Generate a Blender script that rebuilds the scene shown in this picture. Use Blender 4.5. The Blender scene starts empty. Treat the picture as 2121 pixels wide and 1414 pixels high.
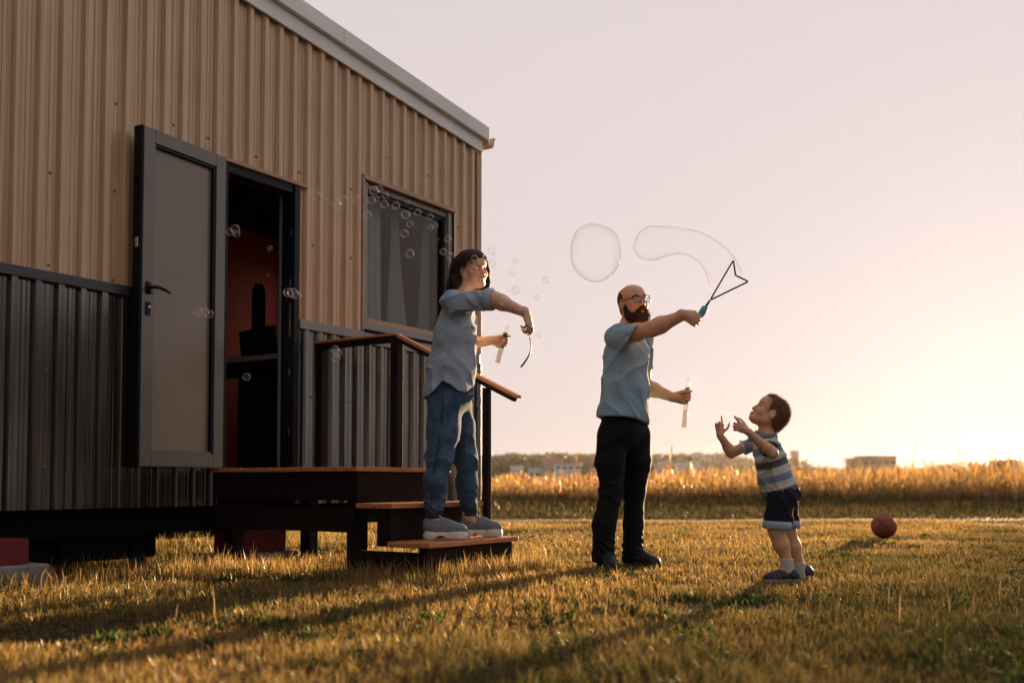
import bpy, bmesh, math, random
import numpy as np
from mathutils import Vector, Matrix, Euler

random.seed(7)
rng = np.random.default_rng(7)
SC = bpy.context.scene
COL = SC.collection
R = math.radians

# ------------------------------------------------------------------ camera
FPX, CX, PPY, CAMH, PITCH = 2087.0, 1060.5, 913.0, 0.54, R(2.4)
cam_d = bpy.data.cameras.new('camera')
cam_d.sensor_width = 36.0
cam_d.lens = 36.0 * FPX / 2121.0
cam_d.shift_y = (PPY - 707.0) / 2121.0
cam_d.clip_start = 0.05
cam_d.clip_end = 6000
cam_d.dof.use_dof = True
cam_d.dof.focus_distance = 6.2
cam_d.dof.aperture_fstop = 1.8
cam = bpy.data.objects.new('camera', cam_d)
cam.location = (0, 0, CAMH)
cam.rotation_euler = (math.pi / 2 + PITCH, 0, 0)
COL.objects.link(cam)
SC.camera = cam

# ------------------------------------------------------------------ sky, sun, exposure
SUN_AZ, SUN_EL = R(28.3), R(5.0)          # azimuth clockwise from +Y
world = bpy.data.worlds.new('World')
SC.world = world
world.use_nodes = True
wn, wl = world.node_tree.nodes, world.node_tree.links
wn.clear()
sky = wn.new('ShaderNodeTexSky')
sky.sky_type = 'NISHITA'
sky.sun_disc = False
sky.sun_elevation = SUN_EL
sky.sun_rotation = SUN_AZ
sky.air_density = 1.0
sky.dust_density = 4.0
sky.ozone_density = 1.0
hs = wn.new('ShaderNodeHueSaturation')
hs.inputs['Saturation'].default_value = 0.25
wl.new(sky.outputs[0], hs.inputs['Color'])
# thin high cloud veil over the whole sky, brighter towards the low sun and dimmer away from it
tcw = wn.new('ShaderNodeTexCoord')
dot = wn.new('ShaderNodeVectorMath')
dot.operation = 'DOT_PRODUCT'
dot.inputs[1].default_value = (math.sin(SUN_AZ) * math.cos(SUN_EL), math.cos(SUN_AZ) * math.cos(SUN_EL), math.sin(SUN_EL))
wl.new(tcw.outputs['Generated'], dot.inputs[0])
fall = wn.new('ShaderNodeValToRGB')
fall.color_ramp.interpolation = 'EASE'
e = fall.color_ramp.elements
e[0].position, e[0].color = 0.05, (0.53, 0.54, 0.57, 1)
e[1].position, e[1].color = 0.97, (1.0, 1.0, 1.0, 1)
e.new(0.50).color = (0.78, 0.78, 0.79, 1)
e.new(0.75).color = (0.95, 0.95, 0.95, 1)
mr_w = wn.new('ShaderNodeMapRange')
mr_w.inputs[1].default_value = -1.0
mr_w.inputs[2].default_value = 1.0
wl.new(dot.outputs['Value'], mr_w.inputs[0])
wl.new(mr_w.outputs[0], fall.inputs[0])
vc = wn.new('ShaderNodeMix')
vc.data_type = 'RGBA'
vc.blend_type = 'MULTIPLY'
vc.inputs[0].default_value = 1.0
vc.inputs[7].default_value = (2.27, 1.96, 1.93, 1)
wl.new(fall.outputs[0], vc.inputs[6])
sep = wn.new('ShaderNodeSeparateXYZ')
wl.new(tcw.outputs['Generated'], sep.inputs[0])
hz_r = wn.new('ShaderNodeValToRGB')         # peach towards the horizon, mauve-pink higher up
hz_r.color_ramp.interpolation = 'EASE'
hz_r.color_ramp.elements[0].position, hz_r.color_ramp.elements[0].color = 0.0, (0.965, 0.93, 0.84, 1)
hz_r.color_ramp.elements[1].position, hz_r.color_ramp.elements[1].color = 0.60, (0.87, 0.90, 0.925, 1)
hz_r.color_ramp.elements.new(0.12).color = (0.955, 0.945, 0.915, 1)
hz_r.color_ramp.elements.new(0.26).color = (0.93, 0.935, 0.94, 1)
wl.new(sep.outputs[2], hz_r.inputs[0])
vh = wn.new('ShaderNodeMix')
vh.data_type = 'RGBA'
vh.blend_type = 'MULTIPLY'
vh.inputs[0].default_value = 1.0
wl.new(vc.outputs[2], vh.inputs[6])
wl.new(hz_r.outputs[0], vh.inputs[7])
veil = wn.new('ShaderNodeMix')
veil.data_type = 'RGBA'
veil.inputs[0].default_value = 0.993
wl.new(hs.outputs[0], veil.inputs[6])
wl.new(vh.outputs[2], veil.inputs[7])
bg = wn.new('ShaderNodeBackground')
bg.inputs[1].default_value = 0.10
wl.new(veil.outputs[2], bg.inputs[0])
wo = wn.new('ShaderNodeOutputWorld')
wl.new(bg.outputs[0], wo.inputs[0])

sun_d = bpy.data.lights.new('sun', 'SUN')
sun_d.energy = 5.0
sun_d.angle = R(0.6)
sun_d.color = (1.0, 0.65, 0.35)
sun = bpy.data.objects.new('sun', sun_d)
SUN_DIR = Vector((math.sin(SUN_AZ) * math.cos(SUN_EL), math.cos(SUN_AZ) * math.cos(SUN_EL), math.sin(SUN_EL)))
sun.rotation_euler = SUN_DIR.to_track_quat('Z', 'Y').to_euler()
sun.location = SUN_DIR * 60
COL.objects.link(sun)

SC.view_settings.view_transform = 'Standard'
SC.view_settings.look = 'None'
SC.view_settings.exposure = 1.9
SC.view_settings.gamma = 1.0
SC.view_settings.use_curve_mapping = False
SC.render.engine = 'CYCLES'
SC.cycles.use_denoising = True
SC.cycles.max_bounces = 8
SC.cycles.diffuse_bounces = 3
SC.cycles.glossy_bounces = 4
SC.cycles.transmission_bounces = 8
SC.cycles.transparent_max_bounces = 24
SC.cycles.caustics_reflective = False
SC.cycles.caustics_refractive = False

def P(px, py, Y):
    """point of the place at depth Y that lies behind photo pixel (px, py)"""
    xc, yc = (px - CX) / FPX, (PPY - py) / FPX
    cp, sp = math.cos(PITCH), math.sin(PITCH)
    d = Vector((xc, cp - sp * yc, sp + cp * yc))
    k = Y / d.y
    return Vector((d.x * k, Y, CAMH + d.z * k))

# ------------------------------------------------------------------ materials
def rgb(h):
    v = [int(h[i:i + 2], 16) / 255 for i in (0, 2, 4)]
    return tuple((c / 12.92 if c <= 0.04045 else ((c + 0.055) / 1.055) ** 2.4) for c in v)

def mat(name, col, rough=0.6, metal=0.0, var=0.12, vscale=6.0, bump=0.0, bscale=60.0, stretch=(1, 1, 1), spec=0.5,
        attr=None, trans=0.0, sheen=0.0, coat=0.0, sss=0.0, detail=4.0, rvar=0.0, wr=None):
    m = bpy.data.materials.new(name)
    m.use_nodes = True
    n, l = m.node_tree.nodes, m.node_tree.links
    n.clear()
    out = n.new('ShaderNodeOutputMaterial')
    b = n.new('ShaderNodeBsdfPrincipled')
    b.inputs['Roughness'].default_value = rough
    b.inputs['Metallic'].default_value = metal
    b.inputs['Specular IOR Level'].default_value = spec
    b.inputs['Sheen Weight'].default_value = sheen
    b.inputs['Coat Weight'].default_value = coat
    if sss:
        b.inputs['Subsurface Weight'].default_value = sss
        b.inputs['Subsurface Radius'].default_value = (0.012, 0.005, 0.003)
    tc = n.new('ShaderNodeTexCoord')
    mp = n.new('ShaderNodeMapping')
    mp.inputs['Scale'].default_value = stretch
    l.new(tc.outputs['Object'], mp.inputs['Vector'])
    nz = n.new('ShaderNodeTexNoise')
    nz.inputs['Scale'].default_value = vscale
    nz.inputs['Detail'].default_value = detail
    l.new(mp.outputs[0], nz.inputs['Vector'])
    mr = n.new('ShaderNodeMapRange')
    mr.inputs[1].default_value = 0.25
    mr.inputs[2].default_value = 0.75
    mr.inputs[3].default_value = 1 - var
    mr.inputs[4].default_value = 1 + var
    l.new(nz.outputs[0], mr.inputs[0])
    mx = n.new('ShaderNodeMix')
    mx.data_type = 'RGBA'
    mx.blend_type = 'MULTIPLY'
    mx.inputs[0].default_value = 1.0
    if attr:
        at = n.new('ShaderNodeAttribute')
        at.attribute_name = attr
        l.new(at.outputs['Color'], mx.inputs[6])
    else:
        mx.inputs[6].default_value = (*col, 1)
    l.new(mr.outputs[0], mx.inputs[7])
    l.new(mx.outputs[2], b.inputs['Base Color'])
    if rvar:
        m2 = n.new('ShaderNodeMapRange')
        m2.inputs[3].default_value = max(0.02, rough - rvar)
        m2.inputs[4].default_value = rough + rvar
        l.new(nz.outputs[0], m2.inputs[0])
        l.new(m2.outputs[0], b.inputs['Roughness'])
    if bump:
        nb = n.new('ShaderNodeTexNoise')
        nb.inputs['Scale'].default_value = bscale
        nb.inputs['Detail'].default_value = 3
        l.new(mp.outputs[0], nb.inputs['Vector'])
        bp = n.new('ShaderNodeBump')
        bp.inputs['Strength'].default_value = bump
        bp.inputs['Distance'].default_value = 0.01
        l.new(nb.outputs[0], bp.inputs['Height'])
        l.new(bp.outputs[0], b.inputs['Normal'])
        if wr:                                   # small creases of worn cloth
            nw = n.new('ShaderNodeTexNoise')
            nw.inputs['Scale'].default_value = wr[0]
            nw.inputs['Detail'].default_value = 5
            nw.inputs['Roughness'].default_value = 0.62
            nw.inputs['Distortion'].default_value = 1.2
            l.new(tc.outputs['Object'], nw.inputs['Vector'])
            b2 = n.new('ShaderNodeBump')
            b2.inputs['Strength'].default_value = wr[1]
            b2.inputs['Distance'].default_value = 0.03
            l.new(nw.outputs[0], b2.inputs['Height'])
            l.new(b2.outputs[0], bp.inputs['Normal'])
    sh = b.outputs[0]
    if trans:
        tb = n.new('ShaderNodeBsdfTranslucent')
        l.new(mx.outputs[2], tb.inputs[0])
        ms = n.new('ShaderNodeMixShader')
        ms.inputs[0].default_value = trans
        l.new(sh, ms.inputs[1])
        l.new(tb.outputs[0], ms.inputs[2])
        sh = ms.outputs[0]
    l.new(sh, out.inputs[0])
    return m

def glass_mat(name, tint=(1, 1, 1), rough=0.0, refl=1.0):
    """thin pane: mostly see-through, reflecting more at a glancing angle"""
    m = bpy.data.materials.new(name)
    m.use_nodes = True
    n, l = m.node_tree.nodes, m.node_tree.links
    n.clear()
    out = n.new('ShaderNodeOutputMaterial')
    tr = n.new('ShaderNodeBsdfTransparent')
    tr.inputs[0].default_value = (*tint, 1)
    gl = n.new('ShaderNodeBsdfGlossy')
    gl.inputs['Roughness'].default_value = rough
    lw = n.new('ShaderNodeLayerWeight')
    lw.inputs[0].default_value = 0.5
    pw = n.new('ShaderNodeMath')
    pw.operation = 'POWER'
    pw.inputs[1].default_value = 4.0
    l.new(lw.outputs['Facing'], pw.inputs[0])
    mu = n.new('ShaderNodeMath')
    mu.operation = 'MULTIPLY_ADD'
    mu.inputs[1].default_value = refl * 0.9
    mu.inputs[2].default_value = refl * 0.045
    l.new(pw.outputs[0], mu.inputs[0])
    ms = n.new('ShaderNodeMixShader')
    l.new(mu.outputs[0], ms.inputs[0])
    l.new(tr.outputs[0], ms.inputs[1])
    l.new(gl.outputs[0], ms.inputs[2])
    l.new(ms.outputs[0], out.inputs[0])
    return m

# ------------------------------------------------------------------ mesh helpers
class MB:
    def __init__(self):
        self.v, self.f, self.mi = [], [], []
        self.cur = 0
    def add(self, vs, fs):
        o = len(self.v)
        self.v += [tuple(p) for p in vs]
        self.f += [tuple(i + o for i in q) for q in fs]
        self.mi += [self.cur] * len(fs)
        return self
    def box(self, lo, hi, rot=None, piv=None):
        x0, y0, z0 = lo
        x1, y1, z1 = hi
        vs = [Vector(p) for p in ((x0, y0, z0), (x1, y0, z0), (x1, y1, z0), (x0, y1, z0),
                                  (x0, y0, z1), (x1, y0, z1), (x1, y1, z1), (x0, y1, z1))]
        if rot is not None:
            c = Vector(piv) if piv is not None else (Vector(lo) + Vector(hi)) / 2
            vs = [c + rot @ (p - c) for p in vs]
        return self.add(vs, [(0, 3, 2, 1), (4, 5, 6, 7), (0, 1, 5, 4), (1, 2, 6, 5), (2, 3, 7, 6), (3, 0, 4, 7)])
    def hexa(self, pts):
        """eight corners: bottom 4 counter-clockwise, top 4"""
        return self.add(pts, [(0, 3, 2, 1), (4, 5, 6, 7), (0, 1, 5, 4), (1, 2, 6, 5), (2, 3, 7, 6), (3, 0, 4, 7)])
    def beam(self, a, b, w, h, up=(0, 0, 1)):
        a, b, up = Vector(a), Vector(b), Vector(up)
        d = (b - a).normalized()
        s = d.cross(up).normalized() * w / 2
        t = s.cross(d).normalized() * h / 2
        return self.add([a - s - t, a + s - t, a + s + t, a - s + t, b - s - t, b + s - t, b + s + t, b - s + t],
                        [(0, 1, 2, 3), (4, 7, 6, 5), (0, 4, 5, 1), (1, 5, 6, 2), (2, 6, 7, 3), (3, 7, 4, 0)])
    def tube(self, path, rad, n=10, cap=True, closed=False):
        path = [Vector(p) for p in path]
        m = len(path)
        if not hasattr(rad, '__len__'):
            rad = [rad] * m
        d0 = (path[1] - path[0]).normalized()
        ref = Vector((0, 0, 1)) if abs(d0.z) < 0.9 else Vector((1, 0, 0))
        nrm = d0.cross(ref).normalized()
        vs = []
        for i in range(m):
            a = path[(i - 1) % m] if (closed or i > 0) else path[i]
            b = path[(i + 1) % m] if (closed or i < m - 1) else path[i]
            d = (b - a).normalized()
            nrm = (nrm - d * nrm.dot(d)).normalized()
            bi = d.cross(nrm)
            for k in range(n):
                t = 2 * math.pi * k / n
                vs.append(path[i] + (nrm * math.cos(t) + bi * math.sin(t)) * rad[i])
        fs = []
        for i in range(m if closed else m - 1):
            j = (i + 1) % m
            for k in range(n):
                q = (k + 1) % n
                fs.append((i * n + k, i * n + q, j * n + q, j * n + k))
        if cap and not closed:
            fs.append(tuple(range(n - 1, -1, -1)))
            fs.append(tuple((m - 1) * n + k for k in range(n)))
        return self.add(vs, fs)
    def lathe(self, prof, axis_o=(0, 0, 0), axis_d=(0, 0, 1), n=24):
        """profile of (radius, height) about an axis"""
        o, d = Vector(axis_o), Vector(axis_d).normalized()
        ref = Vector((0, 0, 1)) if abs(d.z) < 0.9 else Vector((1, 0, 0))
        e1 = d.cross(ref).normalized()
        e2 = d.cross(e1)
        vs, fs = [], []
        for r, h in prof:
            for k in range(n):
                t = 2 * math.pi * k / n
                vs.append(o + d * h + (e1 * math.cos(t) + e2 * math.sin(t)) * r)
        for i in range(len(prof) - 1):
            for k in range(n):
                q = (k + 1) % n
                fs.append((i * n + k, i * n + q, (i + 1) * n + q, (i + 1) * n + k))
        return self.add(vs, fs)
    def build(self, name, mats, parent=None, loc=None, bevel=0.0, smooth=False, origin=None):
        me = bpy.data.meshes.new(name)
        vs = self.v
        if origin is not None:
            o = Vector(origin)
            vs = [tuple(Vector(p) - o) for p in vs]
        me.from_pydata(vs, [], self.f)
        if not isinstance(mats, (list, tuple)):
            mats = [mats]
        for m in mats:
            me.materials.append(m)
        if len(mats) > 1:
            me.polygons.foreach_set('material_index', self.mi)
        bm = bmesh.new()
        bm.from_mesh(me)
        bmesh.ops.recalc_face_normals(bm, faces=bm.faces)
        bm.to_mesh(me)
        bm.free()
        if smooth:
            me.shade_smooth()
        me.update()
        ob = bpy.data.objects.new(name, me)
        COL.objects.link(ob)
        if parent is not None:
            ob.parent = parent
        if loc is not None:
            ob.location = loc
        elif origin is not None and parent is None:
            ob.location = origin
        if bevel:
            md = ob.modifiers.new('bevel', 'BEVEL')
            md.width = bevel
            md.segments = 2
            md.limit_method = 'ANGLE'
            md.angle_limit = R(40)
        return ob

def empty(name, loc=(0, 0, 0), rz=0.0):
    e = bpy.data.objects.new(name, None)
    e.location = loc
    e.rotation_euler = (0, 0, rz)
    e.empty_display_size = 0.1
    COL.objects.link(e)
    return e

def tag(o, label=None, cat=None, group=None, kind=None):
    if label:
        o['label'] = label
    if cat:
        o['category'] = cat
    if group:
        o['group'] = group
    if kind:
        o['kind'] = kind
    return o

def np_mesh(name, co, loops, starts, mats, colors=None, smooth=False, parent=None, fattr=None, loc=None):
    """fast mesh from numpy arrays; loops flat vertex indices, starts loop starts"""
    me = bpy.data.meshes.new(name)
    me.vertices.add(len(co))
    me.vertices.foreach_set('co', np.asarray(co, np.float32).ravel())
    me.loops.add(len(loops))
    me.loops.foreach_set('vertex_index', np.asarray(loops, np.int32))
    me.polygons.add(len(starts))
    me.polygons.foreach_set('loop_start', np.asarray(starts, np.int32))
    if smooth:
        me.polygons.foreach_set('use_smooth', np.ones(len(starts), bool))
    me.update(calc_edges=True)
    if colors is not None:
        a = me.attributes.new('col', 'FLOAT_COLOR', 'POINT')
        c4 = np.ones((len(co), 4), np.float32)
        c4[:, :3] = colors
        a.data.foreach_set('color', c4.ravel())
    if fattr:
        for k, vals in fattr.items():
            a = me.attributes.new(k, 'FLOAT', 'POINT')
            a.data.foreach_set('value', np.asarray(vals, np.float32))
    for m in (mats if isinstance(mats, (list, tuple)) else [mats]):
        me.materials.append(m)
    ob = bpy.data.objects.new(name, me)
    COL.objects.link(ob)
    if parent is not None:
        ob.parent = parent
    if loc is not None:
        ob.location = loc
    return ob

def vnoise2(x, y, seed=0):
    """smooth value noise in numpy"""
    xi, yi = np.floor(x).astype(np.int64), np.floor(y).astype(np.int64)
    xf, yf = x - xi, y - yi
    def h(a, b):
        n = (a * 374761393 + b * 668265263 + seed * 974634777) & 0xffffffff
        n = ((n ^ (n >> 13)) * 1274126177) & 0xffffffff
        return ((n ^ (n >> 16)) & 0xffff) / 65535.0
    u, v = xf * xf * (3 - 2 * xf), yf * yf * (3 - 2 * yf)
    return (h(xi, yi) * (1 - u) + h(xi + 1, yi) * u) * (1 - v) + (h(xi, yi + 1) * (1 - u) + h(xi + 1, yi + 1) * u) * v

def fbm2(x, y, seed=0, oct=3):
    s, a = 0.0, 0.5
    for i in range(oct):
        s = s + a * vnoise2(x, y, seed + i)
        x, y, a = x * 2.03, y * 2.03, a * 0.5
    return s
# ================================================================== THE SETTING
# house frame: local x runs along the front wall (receding), local -y points out of it
ANG = R(33.2)
U = Vector((math.sin(ANG), math.cos(ANG), 0))
N = Vector((math.cos(ANG), -math.sin(ANG), 0))
H0 = Vector((-1.907, 6.70, 0.0))
HOUSE_RZ = math.atan2(U.y, U.x)
def HP(s, d, z):
    return H0 + U * s + N * d + Vector((0, 0, z))

# ---- ground
def ground_z(x, y):
    far = np.clip((y - 9) / 20, 0, 1)
    return (fbm2(x * 0.45 + 7, y * 0.45, 3) - 0.45) * (0.03 + 0.10 * far)

def make_ground():
    ys = np.concatenate([np.linspace(-12, 40, 105), np.geomspace(42, 5000, 50)])
    xs = np.concatenate([-np.geomspace(5000, 21, 40), np.linspace(-20, 20, 81), np.geomspace(21, 5000, 40)])
    X, Y = np.meshgrid(xs, ys)
    Z = ground_z(X, Y)
    Z = np.where(Y > 60, 0, Z)
    co = np.stack([X, Y, Z], -1).reshape(-1, 3)
    ny, nx = X.shape
    i = np.arange(ny - 1)[:, None] * nx + np.arange(nx - 1)[None]
    q = np.stack([i, i + 1, i + nx + 1, i + nx], -1).reshape(-1, 4)
    m = bpy.data.materials.new('soil_and_thatch')
    m.use_nodes = True
    n, l = m.node_tree.nodes, m.node_tree.links
    b = n['Principled BSDF']
    b.inputs['Roughness'].default_value = 0.95
    b.inputs['Specular IOR Level'].default_value = 0.1
    tc = n.new('ShaderNodeTexCoord')
    nz = n.new('ShaderNodeTexNoise')
    nz.inputs['Scale'].default_value = 9
    nz.inputs['Detail'].default_value = 8
    l.new(tc.outputs['Object'], nz.inputs['Vector'])
    cr = n.new('ShaderNodeValToRGB')
    cr.color_ramp.elements[0].position = 0.3
    cr.color_ramp.elements[0].color = (0.014, 0.011, 0.006, 1)
    cr.color_ramp.elements[1].position = 0.75
    cr.color_ramp.elements[1].color = (0.060, 0.043, 0.020, 1)
    l.new(nz.outputs[0], cr.inputs[0])
    l.new(cr.outputs[0], b.inputs['Base Color'])
    bp = n.new('ShaderNodeBump')
    bp.inputs['Strength'].default_value = 0.8
    bp.inputs['Distance'].default_value = 0.03
    l.new(nz.outputs[0], bp.inputs['Height'])
    l.new(bp.outputs[0], b.inputs['Normal'])
    g = np_mesh('ground', co, q.ravel(), np.arange(len(q)) * 4, m, smooth=True)
    tag(g, kind='structure')
make_ground()

# ---- dirt track at the edge of the lawn
def make_track():
    xs = np.linspace(-14, 24, 150)
    m = mat('dry_track_soil', (0.115, 0.088, 0.052), 0.95, var=0.5, vscale=1.6, bump=0.6, bscale=25, spec=0.1)
    rows = []
    for off in (-0.55, -0.3, 0.3, 0.55):
        y = 14.6 + 0.018 * (xs - 3) ** 1 + 0.25 * np.sin(xs * 0.5) + off * 1.0 + 0.18 * (fbm2(xs * 1.5, xs * 0 + off * 9, 5) - 0.5)
        z = ground_z(xs, y) + (0.006 if abs(off) < 0.4 else -0.012)
        rows.append(np.stack([xs, y, z], -1))
    co = np.concatenate(rows)
    k = len(xs)
    q = []
    for r in range(3):
        for i in range(k - 1):
            q.append((r * k + i, r * k + i + 1, (r + 1) * k + i + 1, (r + 1) * k + i))
    q = np.array(q)
    t = np_mesh('dirt_track', co, q.ravel(), np.arange(len(q)) * 4, m, smooth=True)
    tag(t, kind='structure')
make_track()

# ------------------------------------------------------------------ grass
def leaf_mat(name, trans=0.5, gloss=0.25, rough=0.35):
    m = bpy.data.materials.new(name)
    m.use_nodes = True
    n, l = m.node_tree.nodes, m.node_tree.links
    n.clear()
    out = n.new('ShaderNodeOutputMaterial')
    at = n.new('ShaderNodeAttribute')
    at.attribute_name = 'col'
    df = n.new('ShaderNodeBsdfDiffuse')
    tl = n.new('ShaderNodeBsdfTranslucent')
    gl = n.new('ShaderNodeBsdfGlossy')
    gl.inputs['Roughness'].default_value = rough
    gl.inputs[0].default_value = (0.9, 0.85, 0.7, 1)
    l.new(at.outputs['Color'], df.inputs[0])
    l.new(at.outputs['Color'], tl.inputs[0])
    m1 = n.new('ShaderNodeMixShader')
    m1.inputs[0].default_value = trans
    l.new(df.outputs[0], m1.inputs[1])
    l.new(tl.outputs[0], m1.inputs[2])
    m2 = n.new('ShaderNodeMixShader')
    fr = n.new('ShaderNodeFresnel')
    fr.inputs[0].default_value = 1.35
    mu = n.new('ShaderNodeMath')
    mu.operation = 'MULTIPLY'
    mu.inputs[1].default_value = gloss * 2
    l.new(fr.outputs[0], mu.inputs[0])
    l.new(mu.outputs[0], m2.inputs[0])
    l.new(m1.outputs[0], m2.inputs[1])
    l.new(gl.outputs[0], m2.inputs[2])
    l.new(m2.outputs[0], out.inputs[0])
    return m

def blades(name, x, y, h, w, col, material, lean=0.45, z=None, tipfade=1.25, parent=None):
    """one mesh of two-segment grass blades"""
    n = len(x)
    if z is None:
        z = ground_z(x, y)
    yaw = rng.uniform(0, 2 * np.pi, n)
    ld = rng.uniform(0, 2 * np.pi, n)
    lm = h * np.abs(rng.normal(0, lean, n))
    cx, cy = np.cos(yaw) * w / 2, np.sin(yaw) * w / 2
    lx, ly = np.cos(ld) * lm, np.sin(ld) * lm
    co = np.empty((n, 5, 3), np.float32)
    zb = z - 0.004
    co[:, 0] = np.stack([x - cx, y - cy, zb], -1)
    co[:, 1] = np.stack([x + cx, y + cy, zb], -1)
    mx, my, mz = x + lx * 0.32, y + ly * 0.32, z + h * 0.58
    co[:, 2] = np.stack([mx + cx * 0.8, my + cy * 0.8, mz], -1)
    co[:, 3] = np.stack([mx - cx * 0.8, my - cy * 0.8, mz], -1)
    co[:, 4] = np.stack([x + lx, y + ly, z + np.sqrt(np.maximum(h * h - 0.5 * lm * lm, 0.1 * h * h))], -1)
    b = np.arange(n)[:, None] * 5
    loops = np.concatenate([b + 0, b + 1, b + 2, b + 3, b + 3, b + 2, b + 4], 1).ravel()
    starts = (np.arange(n)[:, None] * 7 + np.array([[0, 4]])).ravel()
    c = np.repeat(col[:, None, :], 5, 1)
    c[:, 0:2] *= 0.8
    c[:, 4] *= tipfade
    return np_mesh(name, co.reshape(-1, 3), loops, starts, material, colors=np.clip(c.reshape(-1, 3), 0, 0.9), parent=parent)

GRASS = leaf_mat('grass_blade', 0.48, 0.05, 0.45)

STEP_S0, STEP_S1, DECK_D, STEP_D = -0.13, 0.80, 1.264, 1.80
def in_steps(x, y):
    rx, ry = x - H0.x, y - H0.y
    s = rx * U.x + ry * U.y
    d = rx * N.x + ry * N.y
    return (s > STEP_S0 + 0.02) & (s < STEP_S1 - 0.02) & (d > DECK_D) & (d < STEP_D - 0.04)

def dry_green(x, y, n):
    """how dry the turf is: gold on the left and centre, greener towards the near right"""
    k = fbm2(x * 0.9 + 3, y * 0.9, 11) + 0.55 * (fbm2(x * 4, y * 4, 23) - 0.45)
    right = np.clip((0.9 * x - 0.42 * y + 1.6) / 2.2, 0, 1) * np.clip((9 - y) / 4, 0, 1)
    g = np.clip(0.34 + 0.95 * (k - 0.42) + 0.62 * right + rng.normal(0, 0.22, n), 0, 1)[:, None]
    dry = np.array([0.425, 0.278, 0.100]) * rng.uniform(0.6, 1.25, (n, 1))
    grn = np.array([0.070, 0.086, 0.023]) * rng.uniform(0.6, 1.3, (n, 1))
    return dry * (1 - g) + grn * g

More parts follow.
